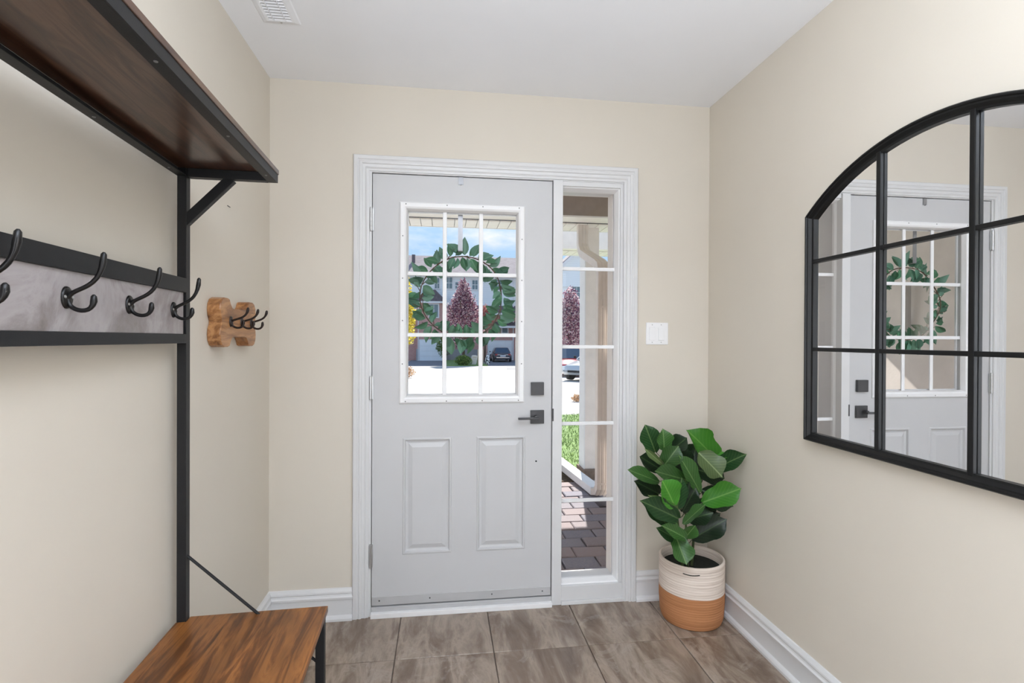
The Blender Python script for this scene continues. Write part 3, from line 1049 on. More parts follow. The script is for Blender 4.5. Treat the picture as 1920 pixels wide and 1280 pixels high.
LV = {}
for kk in 'dmkbpl':
    LV[kk] = [leaf_mesh('fig_leaf', M['leaf_' + kk], b_, f_2, w_, sd) for b_, f_2, w_, sd in ((0.10, 0.30, 0.05, 1), (0.22, 0.45, 0.06, 2), (-0.06, 0.35, 0.05, 3))]
FIG = [
    ((0.965, 2.26, 0.764), (0.904, 2.22, 0.885), 0.074, "d"),
    ((0.98, 2.2, 0.786), (0.968, 2.17, 0.873), 0.062, "m"),
    ((1.026, 2.24, 0.77), (1.086, 2.2, 0.835), 0.067, "k"),
    ((0.952, 2.15, 0.721), (1.001, 2.11, 0.814), 0.074, "m"),
    ((0.947, 2.13, 0.737), (0.841, 2.06, 0.817), 0.024, "l"),
    ((0.964, 2.2, 0.7), (0.847, 2.15, 0.77), 0.067, "k"),
    ((0.93, 2.14, 0.661), (0.769, 2.05, 0.74), 0.050, "m"),
    ((0.957, 2.2, 0.59), (0.848, 2.16, 0.656), 0.067, "k"),
    ((1.058, 2.13, 0.667), (0.885, 2.07, 0.724), 0.065, "m"),
    ((1.13, 2.16, 0.604), (1.01, 2.09, 0.776), 0.066, "m"),
    ((1.254, 2.24, 0.72), (1.119, 2.2, 0.863), 0.100, "b"),
    ((1.197, 2.19, 0.738), (1.257, 2.15, 0.758), 0.040, "b"),
    ((1.123, 2.16, 0.778), (1.2, 2.1, 0.693), 0.095, "p"),
    ((1.225, 2.20, 0.695), (1.277, 2.08, 0.782), 0.070, "d"),
    ((1.147, 2.17, 0.554), (1.275, 2.09, 0.632), 0.085, "b"),
    ((0.973, 2.08, 0.577), (0.91, 2.03, 0.687), 0.092, "b"),
    ((1.007, 2.12, 0.553), (1.003, 2.08, 0.677), 0.060, "d"),
    ((1.056, 2.14, 0.59), (1.055, 2.1, 0.666), 0.042, "d"),
    ((1.05, 2.16, 0.52), (1.085, 2.12, 0.628), 0.065, "k"),
    ((0.997, 2.09, 0.516), (0.818, 2.0, 0.62), 0.072, "d"),
    ((1.002, 2.1, 0.552), (0.841, 2.03, 0.639), 0.034, "p"),
    ((1.034, 2.12, 0.48), (1.093, 2.06, 0.58), 0.042, "m"),
    ((1.037, 2.1, 0.426), (0.911, 2.02, 0.512), 0.050, "m"),
    ((1.038, 2.11, 0.425), (1.057, 2.06, 0.496), 0.048, "m"),
    ((1.115, 2.2, 0.381), (1.23, 2.13, 0.486), 0.085, "k"),
    ((1.143, 2.24, 0.411), (1.241, 2.2, 0.49), 0.062, "k"),
    ((0.997, 2.12, 0.439), (1.011, 2.05, 0.341), 0.075, "m"),
    ((1.049, 2.14, 0.388), (0.897, 2.06, 0.488), 0.045, "d"),
    ((0.961, 2.11, 0.481), (0.836, 2.04, 0.596), 0.046, "d"),
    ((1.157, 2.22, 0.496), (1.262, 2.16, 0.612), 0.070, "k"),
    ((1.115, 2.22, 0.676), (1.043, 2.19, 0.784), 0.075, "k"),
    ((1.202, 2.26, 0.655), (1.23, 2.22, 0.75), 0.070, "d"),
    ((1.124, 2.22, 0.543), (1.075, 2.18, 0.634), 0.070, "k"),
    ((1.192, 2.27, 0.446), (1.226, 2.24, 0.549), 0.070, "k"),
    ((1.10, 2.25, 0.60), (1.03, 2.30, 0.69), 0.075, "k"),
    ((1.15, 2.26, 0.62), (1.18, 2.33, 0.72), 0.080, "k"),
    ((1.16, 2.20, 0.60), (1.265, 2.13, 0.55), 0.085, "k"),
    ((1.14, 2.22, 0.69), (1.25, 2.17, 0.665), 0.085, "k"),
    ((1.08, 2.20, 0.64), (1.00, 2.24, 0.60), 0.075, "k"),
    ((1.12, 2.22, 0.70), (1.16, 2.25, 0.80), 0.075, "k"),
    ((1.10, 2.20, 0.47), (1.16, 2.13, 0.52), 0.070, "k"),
]
STEMS = [[(1.09, 2.24, 0.23), (1.06, 2.22, 0.45), (1.0, 2.19, 0.78)], [(1.15, 2.27, 0.23), (1.15, 2.25, 0.48), (1.19, 2.23, 0.74)],
         [(1.12, 2.25, 0.23), (1.09, 2.21, 0.42), (1.07, 2.18, 0.60)]]
stem = MB()
spts = []
for S in STEMS:
    pts = []
    for i in range(13):
        t = i / 12
        a, b, c = [Vector(p) for p in S]
        pts.append((a * (1 - t) + b * t) * (1 - t) + (b * (1 - t) + c * t) * t)
    spts += pts
    stem.tube(pts, [0.007 - 0.004 * i / 12 for i in range(13)], 8)
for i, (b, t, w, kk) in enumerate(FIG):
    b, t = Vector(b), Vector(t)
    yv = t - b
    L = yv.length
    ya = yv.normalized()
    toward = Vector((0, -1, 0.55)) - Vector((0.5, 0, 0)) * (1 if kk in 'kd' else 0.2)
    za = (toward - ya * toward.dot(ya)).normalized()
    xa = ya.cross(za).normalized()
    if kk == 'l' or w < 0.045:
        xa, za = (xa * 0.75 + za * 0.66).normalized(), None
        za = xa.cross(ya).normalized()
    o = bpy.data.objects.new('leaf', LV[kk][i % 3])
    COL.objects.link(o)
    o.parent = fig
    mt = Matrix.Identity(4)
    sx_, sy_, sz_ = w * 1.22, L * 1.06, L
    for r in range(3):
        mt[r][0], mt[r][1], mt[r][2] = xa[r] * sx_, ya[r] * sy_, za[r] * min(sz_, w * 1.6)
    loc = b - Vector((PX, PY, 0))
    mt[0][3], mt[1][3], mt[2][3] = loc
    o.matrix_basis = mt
    near = min(spts, key=lambda p: (p - b + Vector((0, 0, 0.03))).length)
    midp = (near + b) / 2 + Vector((0, 0, -0.008))
    stem.tube([near, midp, b + ya * 0.004], [0.0022, 0.0018, 0.0015], 6)
stem.build('stem', M['stemg'], fig, smooth=True)

# ================================================================== wreath and its hanger (outside of the door)
CW = Vector((0.092, 2.535, 1.480))
hang = thing('wreath_hanger', 'grey metal over-door hook that carries the wreath', 'hanger', (0.0815, YB, 2.03))
mb = MB()
hx = 0.082
mb.box(hx - 0.0115, YF - 0.0025, 1.998, hx + 0.0115, YF - 0.0007, SZ1 + 0.002)
mb.tube([(hx, YF - 0.0016, 1.9985), (hx, YF - 0.0016, 1.994)], [0.0112, 0.004], 10, flat=0.08)
mb.box(hx - 0.0115, YF - 0.0025, SZ1 + 0.0005, hx + 0.0115, YBK + 0.011, SZ1 + 0.0022)
tag(mb.build('inner_clip', M['clip'], hang), 'grey clip over the door top')
mb = MB()
mb.box(hx - 0.011, YBK + 0.010, 1.70, hx + 0.011, YBK + 0.012, SZ1 + 0.0022)
mb.box(hx - 0.011, YBK + 0.012, 1.698, hx + 0.011, 2.552, 1.700)
mb.box(hx - 0.011, 2.550, 1.700, hx + 0.011, 2.552, 1.735)
mb.build('strap', M['clip'], hang)
wr = thing('leaf_wreath', 'round green leaf wreath hanging outside the door window', 'wreath', tuple(CW))
RW = 0.198
rnd = random.Random(5)
mb = MB()
ringp = []
for i in range(49):
    a = 2 * PI * i / 48
    ringp.append((RW * (1 + 0.02 * math.sin(3 * a)) * math.sin(a), 0.008 * math.sin(5 * a), RW * (1 + 0.02 * math.sin(3 * a)) * math.cos(a)))
mb.tube(ringp, 0.0028, 8)
for i in range(26):
    a = rnd.uniform(0, 2 * PI)
    p = Vector((RW * math.sin(a), 0, RW * math.cos(a)))
    tg = Vector((math.cos(a), 0, -math.sin(a)))
    q = p + tg * rnd.uniform(0.03, 0.06) + p.normalized() * rnd.uniform(-0.03, 0.04) + Vector((0, rnd.uniform(-0.015, 0.015), 0))
    mb.tube([p, (p + q) / 2 + Vector((0, 0.004, 0)), q], [0.0022, 0.0018, 0.0012], 6)
mb.build('branch_ring', M['bark'], wr, world=False, smooth=True)


def wleaf(name, mat, bend, fold):
    ny, nx = 6, 2
    wid = [0.04, 0.34, 0.48, 0.50, 0.42, 0.24, 0.02]
    vs, fs = [], []
    for i in range(ny + 1):
        t = i / ny
        for j in range(-nx, nx + 1):
            u = j / nx
            vs.append((u * wid[i], t, fold * abs(u) * wid[i] - bend * t * t))
    w = 2 * nx + 1
    for i in range(ny):
        for j in range(w - 1):
            fs.append((i * w + j, i * w + j + 1, (i + 1) * w + j + 1, (i + 1) * w + j))
    me = bpy.data.meshes.new(name)
    me.from_pydata(vs, [], fs)
    me.materials.append(mat)
    me.polygons.foreach_set('use_smooth', [True] * len(fs))
    me.update()
    return me


WL = [wleaf('wreath_leaf', M[m], b, f) for m in ('wr_a', 'wr_b') for b, f in ((0.12, 0.25), (0.25, 0.4))]
NLF = 116
for i in range(NLF):
    a = 2 * PI * (i + rnd.uniform(-0.3, 0.3)) / NLF
    rad = Vector((math.sin(a), 0, math.cos(a)))
    tg = Vector((math.cos(a), 0, -math.sin(a)))
    if a > PI:
        tg = -tg * rnd.choice((1, 1, -1))
    sgn = 1 if i % 2 else -1
    d = (rad * sgn * rnd.uniform(0.45, 1.15) + tg * rnd.uniform(-0.2, 0.9) + Vector((0, rnd.uniform(-0.25, 0.35), 0))).normalized()
    base = rad * RW + Vector((0, rnd.uniform(-0.012, 0.012), 0)) + rad * sgn * 0.006
    L = rnd.uniform(0.054, 0.084) * (1.05 if sgn > 0 else 0.85)
    w = L * rnd.uniform(0.50, 0.66)
    nrm = Vector((rnd.uniform(-0.9, 0.9), rnd.choice((-1, -1, 1)), rnd.uniform(-0.9, 0.9)))
    nrm = (nrm - d * nrm.dot(d)).normalized()
    xa = d.cross(nrm).normalized()
    if (base + d * L).y < -0.045:
        d.y = abs(d.y)
    o = bpy.data.objects.new('leaf', WL[rnd.randrange(4)])
    COL.objects.link(o)
    o.parent = wr
    mt = Matrix.Identity(4)
    for r in range(3):
        mt[r][0], mt[r][1], mt[r][2], mt[r][3] = xa[r] * w, d[r] * L, nrm[r] * L, base[r]
    o.matrix_basis = mt

# ================================================================== porch
GZ = -0.12
mb = MB()
mb.box(-1.30, YB + 0.17, GZ - 0.20, 1.60, 5.05, GZ - 0.045)
bed = structure(mb.build('porch_floor', M['sand']), 'brick paver porch floor outside the door', 'porch')
pw, pd = 0.226, 0.156
rot = math.radians(2.0)
p0 = None
rws = int((5.05 - 2.64) / pd)
for j in range(rws):
    y = 2.62 + pd * (j + 0.5)
    x = -1.06 + (pw / 2 if j % 2 else 0)
    while x < 1.34:
        h = -0.045 + random.uniform(-0.003, 0.003)
        if p0 is None:
            p0 = MB().chbox(-pw / 2 + 0.004, -pd / 2 + 0.004, -0.05, pw / 2 - 0.004, pd / 2 - 0.004, 0.045, 0.006).build('paver', M['paver'], bed, world=False)
            p0.location = (x + 0.06 * (y - 2.6) * 0, y, GZ - 0.045 + random.uniform(-0.003, 0.003))
        else:
            c = dup(p0, bed, (x + random.uniform(-0.004, 0.004), y, GZ - 0.045 + random.uniform(-0.003, 0.003)))
            c.rotation_euler = (random.uniform(-0.006, 0.006), random.uniform(-0.006, 0.006), random.uniform(-0.015, 0.015))
        x += pw
structure(MB().box(-1.25, YB + 0.171, -0.3, -1.05, 5.2, 2.75).build('wall_porch_left', M['stucco']), 'beige porch side wall left of the door', 'wall')
structure(MB().box(1.43, YB + 0.171, -0.3, 1.62, 4.32, 2.75).build('wall_porch_right', M['stucco']), 'beige porch side wall right of the door', 'wall')
structure(MB().box(-1.6, YB + 0.171, 2.72, 2.6, 5.30, 2.86).build('roof_porch', M['soffit']), 'porch roof over the entrance', 'roof')
bm_ = thing('porch_beam', 'taupe beam across the porch front, seen above the windows', 'beam', (0.5, 4.95, 2.46))
MB().box(-1.05, 4.86, 2.463, 2.4, 5.06, 2.72).build('beam_board', M['beam'], bm_)
MB().box(-1.05, 4.85, 2.448, 2.4, 5.07, 2.463).build('beam_cap', M['soffit'], bm_)
sf = thing('porch_soffit', 'cream slatted porch soffit with dark joints under the eave', 'soffit', (0.5, 5.2, 2.44))
x = -1.6
pm = None
while x < 2.5:
    if pm is None:
        pm = MB().box(-0.0525, -0.155, -0.006, 0.0525, 0.155, 0.006).build('soffit_panel', M['soffit'], sf, world=False, bevel=0.002)
        pm.location = (x - 0.5, 0.030, -0.006)
    else:
        dup(pm, sf, (x - 0.5, 0.030, -0.006))
    x += 0.1105
MB().box(-1.65, 5.075, 2.445, 2.55, 5.39, 2.452).build('soffit_backing', M['gun'], sf)
MB().box(-1.65, 5.385, 2.425, 2.55, 5.405, 2.62).build('fascia', M['wtrim'], sf)
gt = thing('eave_gutter', 'white rain gutter along the porch eave', 'gutter', (0.5, 5.46, 2.45))
MB().sweep([(-1.65, 5.405, 2.60), (2.55, 5.405, 2.60)], (0, 0, 1), [(0.001, -0.02), (0.001, -0.13), (0.07, -0.13), (0.105, -0.02), (0.10, -0.02), (0.066, -0.124), (0.006, -0.124), (0.006, -0.02)]).build('trough', M['wtrim'], gt)

col = thing('porch_column', 'beige porch column with white left side behind the downspout', 'column', (1.53, 5.3, GZ))
MB().box(1.458, 5.20, -0.06, 1.60, 5.39, 2.440).build('shaft', M['stucco'], col, bevel=0.003)
MB().box(1.448, 5.195, -0.06, 1.458, 5.395, 2.440).build('left_side_board', M['wtrim'], col, bevel=0.002)  # white board covering the left face of the shaft
MB().box(1.43, 5.15, GZ - 0.1, 1.64, 5.43, -0.06).build('plinth', M['stone'], col, bevel=0.01)

ds = thing('downspout', 'pale ribbed metal downspout with elbows beside the porch wall', 'downspout', (1.385, 4.38, GZ))


def ribbed(mb, path, w=0.104, d=0.068, ribs=3):
    """rectangular pipe with raised ribs, oriented by the X axis"""
    sec = []
    m = ribs * 4
    for i in range(m + 1):
        sec.append((-w / 2 + w * i / m, -d / 2 - (0.004 if i % 4 in (1, 2, 3) and 0 < i < m else 0)))
    for i in range(m + 1):
        sec.append((w / 2 - w * i / m, d / 2))
    k_ = len(sec)
    P = [Vector(p) for p in path]
    rings = []
    for i, p in enumerate(P):
        t = (P[min(i + 1, len(P) - 1)] - P[max(i - 1, 0)]).normalized()
        a = Vector((1, 0, 0)) - t * t.x
        a.normalize()
        b = t.cross(a).normalized()
        if b.y < 0 and abs(t.z) > 0.3:
            b = -b
        rings.append([p + a * x_ + b * y_ for x_, y_ in sec])
    vs = [v for r in rings for v in r]
    fs = []
    for i in range(len(rings) - 1):
        for q in range(k_):
            fs.append((i * k_ + q, i * k_ + (q + 1) % k_, (i + 1) * k_ + (q + 1) % k_, (i + 1) * k_ + q))
    fs.append(tuple(range(k_ - 1, -1, -1)))
    fs.append(tuple((len(rings) - 1) * k_ + q for q in range(k_)))
    mb.add(vs, fs)
    return mb


ribbed(MB(), [(1.385, 4.39, 0.02), (1.385, 4.39, 1.88)]).build('pipe', M['gutter'], ds)
ribbed(MB(), [(1.400, 5.115, 2.428), (1.400, 5.115, 2.24), (1.400, 5.09, 2.185), (1.398, 5.02, 2.13), (1.389, 4.52, 1.965), (1.386, 4.42, 1.925), (1.385, 4.39, 1.86)]).build('upper_elbow', M['gutter'], ds)
mb = MB()
ribbed(mb, [(1.385, 4.390, 0.03), (1.384, 4.392, -0.02), (1.376, 4.42, -0.06), (1.362, 4.50, -0.078)])
mb.build('lower_elbow', M['gutter'], ds)
MB().box(1.334, 4.350, 0.012, 1.436, 4.430, 0.030).build('strap', M['gutter'], ds)
MB().box(1.334, 4.350, 0.90, 1.436, 4.430, 0.918).build('strap', M['gutter'], ds)
MB().box(1.334, 4.350, 1.55, 1.436, 4.430, 1.568).build('strap', M['gutter'], ds)
mb = MB()
mb.bar((1.362, 4.48, -0.072), (1.245, 5.60, -0.050), 0.105, 0.070)
o = mb.build('ground_extension', M['wtrim'], ds, bevel=0.004)
tag(o, 'white downspout extension lying on the ground')

ne = thing('neighbour_porch', 'cream eave of the next porch beyond the downspout, on a beige post', 'porch roof', (2.6, 6.6, GZ))
MB().box(1.36, 6.28, 2.40, 4.2, 6.40, 2.78).build('beam_board', M['soffit'], ne)
pm = None
x = 1.41
while x < 4.2:
    if pm is None:
        pm = MB().box(-0.0525, -0.165, -0.006, 0.0525, 0.165, 0.006).build('soffit_panel', M['soffit'], ne, world=False, bevel=0.002)
        pm.location = (x - 2.6, -0.03, 2.398 - GZ)
    else:
        dup(pm, ne, (x - 2.6, -0.03, 2.398 - GZ))
    x += 0.112
MB().box(1.36, 6.40, 2.407, 4.2, 6.74, 2.78).build('eave_box', M['soffit'], ne)
MB().box(1.36, 6.74, 2.39, 4.2, 6.76, 2.62).build('fascia', M['wtrim'], ne)
MB().box(3.2, 6.29, GZ - 0.1, 3.4, 6.39, 2.40).build('post', M['stucco'], ne)

# ================================================================== grounds
def gz(y):
    return GZ - 0.045 if y < 9.7 else max(-1.0, GZ - 0.045 - (y - 9.7) * 0.0240)


mb = MB()
ys = [5.05, 9.7, 15, 20, 25, 30, 36, 42, 44.5, 46, 120]
vs, fs = [], []
for y in ys:
    vs += [(-60, y, gz(y)), (60, y, gz(y))]
for i in range(len(ys) - 1):
    fs.append((2 * i, 2 * i + 1, 2 * i + 3, 2 * i + 2))
mb.add(vs, fs)
mb.add([(-60, 2.7, GZ - 0.17), (-1.25, 2.7, GZ - 0.17), (-1.25, 5.06, GZ - 0.17), (-60, 5.06, GZ - 0.17)], [(0, 1, 2, 3)])
mb.add([(1.6, 2.7, GZ - 0.17), (60, 2.7, GZ - 0.17), (60, 5.06, GZ - 0.17), (1.6, 5.06, GZ - 0.17)], [(0, 1, 2, 3)])
structure(mb.build('street', M['road']), 'sunlit pale concrete street and driveway outside', 'street')
structure(MB().box(-3.2, 42.6, -1.10, 0.35, 53.9, -0.935).build('driveway_left', M['driveway']), 'shaded driveway before the left garage', 'driveway')
structure(MB().box(3.7, 42.6, -1.10, 9.0, 53.9, -0.935).build('driveway_right', M['driveway']), 'shaded driveway under the grey sedan', 'driveway')
structure(MB().box(0.35, 42.6, -1.10, 3.7, 53.9, -0.90).build('lawn_far', M['lawn']), 'small shaded lawn between the two far garages', 'lawn')
structure(MB().box(0.55, 5.05, GZ - 0.2, 1.36, 5.62, GZ - 0.02).build('garden_bed', M['dirt']), 'brown mulch bed at the porch edge', 'garden bed')
structure(MB().box(0.85, 5.62, GZ - 0.2, 6.0, 9.6, GZ - 0.03).build('lawn_near', M['lawn']), 'sunlit front lawn seen through the sidelight', 'lawn')
mb = MB()
rnd = random.Random(3)
for i in range(7000):
    x, y = rnd.uniform(0.9, 2.9), rnd.uniform(5.65, 9.58)
    hh = rnd.uniform(0.02, 0.05)
    a = rnd.uniform(0, PI)
    dx, dy = math.cos(a) * 0.006, math.sin(a) * 0.006
    tx, ty = rnd.uniform(-0.03, 0.03), rnd.uniform(-0.03, 0.03)
    mb.add([(x - dx, y - dy, GZ - 0.03), (x + dx, y + dy, GZ - 0.03), (x + tx, y + ty, GZ - 0.03 + hh)], [(0, 1, 2)])
o = mb.build('lawn_grass', M['grass'])
tag(o, 'short sunlit grass blades of the front lawn', 'grass', kind='stuff')
for i, (x, y, z) in enumerate(((5.50, 39.5, gz(39.5)), (4.95, 35.0, gz(35)))):
    o = MB().box(x - 0.55, y - 0.5, z - 0.02, x + 0.55, y + 0.5, z + 0.012).build('drain_grate', M['driveway'])
    tag(o, ('farther' if i == 0 else 'nearer') + ' of two dark drain grates in the pale street', 'grate')

# ================================================================== vegetation
def crown_mesh(mb, c, rx, ry, rz, n, size, rnd, cone=0.0, hollow=0.25):
    for i in range(n):
        while True:
            p = Vector((rnd.uniform(-1, 1), rnd.uniform(-1, 1), rnd.uniform(-1, 1)))
            if hollow < p.length < 1.0:
                break
        k_ = 1 - cone * (p.z + 1) / 2
        wob = 1 + 0.25 * mnoise.noise(p * 3.1)
        q = Vector((c[0] + p.x * rx * k_ * wob, c[1] + p.y * ry * k_ * wob, c[2] + p.z * rz * wob))
        a = Vector((rnd.uniform(-1, 1), rnd.uniform(-1, 1), rnd.uniform(-1, 1))).normalized()
        b = a.cross(Vector((rnd.uniform(-1, 1), rnd.uniform(-1, 1), rnd.uniform(-1, 1)))).normalized()
        s_ = size * rnd.uniform(0.6, 1.3)
        mb.add([q - a * s_, q + b * s_ * 0.5, q + a * s_, q - b * s_ * 0.5], [(0, 1, 2, 3)])
    return mb


def tree_thing(name, label, loc, crown, mat, n, size, trunk_r, trunk_h, cone=0.0, seed=1, group=None, cat='tree'):
    t = thing(name, label, cat, loc, group=group)
    rnd = random.Random(seed)
    cx_, cy_, cz_, rx, ry, rz = crown
    f = crown_mesh(MB(), (cx_, cy_, cz_), rx, ry, rz, n, size, rnd, cone).build('crown', mat, t, world=False)
    f['kind'] = 'stuff'
    if trunk_h:
        tr = MB().tube([(0, 0, 0), (0.02, 0, trunk_h * 0.5), (0, 0.02, trunk_h)], [trunk_r, trunk_r * 0.8, trunk_r * 0.5], 8)
        for q in range(7):
            a = q * 0.9
            tr.tube([(0, 0, trunk_h * (0.75 + 0.03 * q)), (cx_ + math.cos(a) * rx * 0.6, cy_ + math.sin(a) * ry * 0.6, cz_ + rz * (-0.3 + 0.14 * q))], [trunk_r * 0.45, trunk_r * 0.15], 6)
        tr.build('trunk', M['bark'], t, world=False)
    return t


tree_thing('plum_tree', 'purple and pink plum tree across the street, ringed by the wreath', (1.78, 45.2, -0.95), (0, 0, 4.40, 2.55, 1.55, 2.95), M['plum'], 11000, 0.085, 0.14, 3.0, cone=0.80, seed=2)
tree_thing('plum_tree', 'purple plum tree seen through the sidelight, behind the red car', (9.0, 36.0, -0.75), (0, 0, 3.25, 1.6, 1.5, 2.4), M['plum'], 7000, 0.085, 0.12, 2.2, cone=0.55, seed=4)
tree_thing('yellow_tree', 'bright yellow tree at the left edge of the door window', (-2.55, 30.0, -0.6), (0, 0, 3.6, 1.15, 1.2, 2.5), M['yellow'], 7000, 0.09, 0.12, 2.2, cone=0.35, seed=6)
tree_thing('red_shrub', 'pinkish red shrub before the brick wall right of the plum tree', (3.95, 48.9, -0.95), (0, 0, 4.3, 0.85, 0.7, 1.1), M['redf'], 1500, 0.10, 0.09, 3.4, seed=8, cat='shrub')
tree_thing('green_shrub', 'low rounded green shrub at the foot of the plum tree', (1.70, 43.05, -0.93), (0, 0, 0.42, 0.75, 0.5, 0.42), M['greenf'], 1400, 0.07, 0, 0, seed=9, cat='shrub')
tree_thing('dry_shrub', 'dry tan shrub at the left edge of the street', (-1.75, 24.0, gz(24)), (0, 0, 0.26, 0.50, 0.4, 0.25), M['tan'], 900, 0.045, 0, 0, seed=10, cat='shrub')
tree_thing('orange_plant', 'small orange plant at the driveway edge seen through the sidelight', (3.25, 12.2, gz(12.2)), (0, 0, 0.09, 0.17, 0.14, 0.09), M['tan'], 300, 0.03, 0, 0, seed=11, cat='shrub')
tree_thing('hedge_plant', 'low dark green bush between yellow tree and plum tree', (0.10, 49.6, -0.92), (0, 0, 1.6, 0.75, 0.5, 1.2), M['greenf'], 1600, 0.08, 0.06, 1.0, seed=12, cat='shrub')

# ================================================================== town houses across the street
def house(name, label, loc):
    return thing(name, label, 'building', loc)


def hwindow(par, x0, z0, x1, z1, y, cols=2, rows=1):
    w = MB().box(x0 - 0.09, y - 0.08, z0 - 0.09, x1 + 0.09, y, z1 + 0.09).build('window', M['wtrim'], par)
    for i in range(cols):
        for j in range(rows):
            a = x0 + (x1 - x0) * i / cols + 0.03
            b = x0 + (x1 - x0) * (i + 1) / cols - 0.03
            c = z0 + (z1 - z0) * j / rows + 0.03
            d = z0 + (z1 - z0) * (j + 1) / rows - 0.03
            MB().box(a, y - 0.10, c, b, y - 0.081, d).build('pane', M['pane'], w)


def garage(par, x0, x1, z0, z1, y):
    g_ = MB().box(x0 - 0.12, y - 0.06, z0, x1 + 0.12, y, z1 + 0.14).build('garage_door', M['wtrim'], par)
    for i in range(4):
        c = z0 + (z1 - z0) * i / 4
        MB().box(x0, y - 0.11, c + 0.012, x1, y - 0.061, c + (z1 - z0) / 4 - 0.012).build('panel', M['garage'], g_)


YH = 54.0
A = house('town_house', 'brick and pale siding town house row across the street', (2.0, YH, -1.0))
MB().box(-12, YH, -1.1, 9.5, YH + 9, 3.8).build('brick_wall', M['brick'], A)
MB().box(-12, YH + 0.12, 3.8, 9.5, YH + 9, 8.0).build('siding_wall', M['siding'], A)
mb = MB()
mb.add([(-12.4, YH - 0.4, 7.96), (9.7, YH - 0.4, 7.96), (9.7, YH + 4.5, 10.5), (-12.4, YH + 4.5, 10.5), (-12.4, YH + 9.4, 7.96), (9.7, YH + 9.4, 7.96),
        (-12.4, YH - 0.4, 7.80), (9.7, YH - 0.4, 7.80), (-12.4, YH + 9.4, 7.80), (9.7, YH + 9.4, 7.80)],
       [(0, 1, 2, 3), (3, 2, 5, 4), (6, 7, 1, 0), (8, 9, 7, 6), (4, 5, 9, 8), (0, 3, 4, 8, 6), (1, 7, 9, 5, 2)])
MB_roof = mb.build('roof', M['roof'], A)
MB().box(-3.3, YH + 2.3, 9.2, -2.95, YH + 2.65, 10.25).build('chimney', M['roofd'], A)
MB().box(-12.4, YH - 0.55, 7.80, 9.7, YH - 0.38, 7.98).build('gutter', M['wtrim'], A)
# lower skirt roofs with white gutters
for (x0, x1, zt, zb, out) in ((0.6, 8.6, 4.75, 3.95, 0.9), (5.2, 9.6, 3.10, 2.62, 0.7), (-6.0, -3.2, 4.75, 3.95, 0.9)):
    mb = MB().prism([(YH + 0.02, zt), (YH - out, zb), (YH - out, zb - 0.12), (YH + 0.02, zb - 0.12)], lambda a, b, d: (d, a, b), x0, x1)
    r = mb.build('skirt_roof', M['roofd'], A)
    MB().box(x0, YH - out - 0.14, zb - 0.20, x1, YH - out, zb + 0.02).build('gutter', M['wtrim'], r)
# projecting gable bay on the left
b_ = MB().box(-2.6, YH - 1.0, -1.05, 0.30, YH, 5.0).build('bay', M['brick'], A)
MB().prism([(-2.8, 5.0), (-1.75, 6.2), (-0.75, 6.2), (0.45, 5.0)], lambda a, b, d: (a, d, b), YH - 1.2, YH).build('bay_roof', M['roofd'], b_)
MB().box(-2.8, YH - 1.34, 4.86, 0.45, YH - 1.18, 5.04).build('gutter', M['wtrim'], b_)
MB().box(-2.65, YH - 1.04, -1.03, 0.33, YH - 1.0, 0.25).build('block_base', M['gwall'], b_)
hwindow(A, -1.35, 3.45, -0.45, 4.75, YH - 1.0, 2, 1)
garage(A, -2.25, 0.0, -1.0, 1.06, YH - 1.02)
garage(A, 4.75, 7.15, -1.0, 1.0, YH)
for (x0, z0, x1, z1) in ((-0.85, 6.45, -0.35, 7.55), (0.25, 6.45, 0.98, 7.65), (1.25, 6.45, 1.95, 7.15), (3.0, 6.4, 3.6, 7.4), (5.2, 6.4, 6.2, 7.5), (8.4, 6.4, 9.4, 7.5), (-4.4, 6.4, -3.4, 7.5)):
    hwindow(A, x0, z0, x1, z1, YH + 0.12, 2, 2)
hwindow(A, 6.15, 1.9, 6.75, 2.45, YH, 1, 1)
MB().box(0.30, YH - 0.25, -1.0, 4.1, YH - 0.02, 0.18).build('garden_wall', M['gwall'], A)
MB().box(0.6, YH - 0.12, 0.9, 3.0, YH - 0.01, 1.6).build('porch_panel', M['wtrim'], A)
MB().box(7.28, YH - 0.10, -0.95, 7.40, YH - 0.01, 7.8).build('downpipe', M['wtrim'], A)
MB().box(-2.48, YH - 1.10, -0.95, -2.40, YH - 1.01, 4.9).build('downpipe', M['wtrim'], A)

B = house('gabled_house', 'grey and brick gabled house seen through the sidelight beyond the plum tree', (13.5, 50.0, -1.0))
MB().box(9.9, 49.4, -1.1, 20, 53.8, 4.6).build('brick_wall', M['brick'], B)
MB().box(9.9, 49.5, 4.6, 20, 53.8, 6.6).build('siding_wall', M['siding'], B)
MB().prism([(9.4, 6.4), (13.0, 9.7), (16.6, 6.4)], lambda a, b, d: (a, d, b), 49.3, 53.8).build('gable', M['siding'], B)
for s_ in (-1, 1):
    MB().bar((13.0, 49.1, 9.85), (13.0 + s_ * 3.9, 49.1, 6.25), 0.5, 0.28, (0, 0, 1)).build('rake_board', M['wtrim'], B)
    MB().bar((13.0, 51.4, 10.0), (13.0 + s_ * 4.0, 51.4, 6.40), 5.0, 0.16, (0, 0, 1)).build('roof', M['roof'], B)
hwindow(B, 12.5, 5.2, 13.4, 6.5, 49.5, 2, 2)
hwindow(B, 12.5, 1.8, 13.4, 3.2, 49.4, 2, 2)

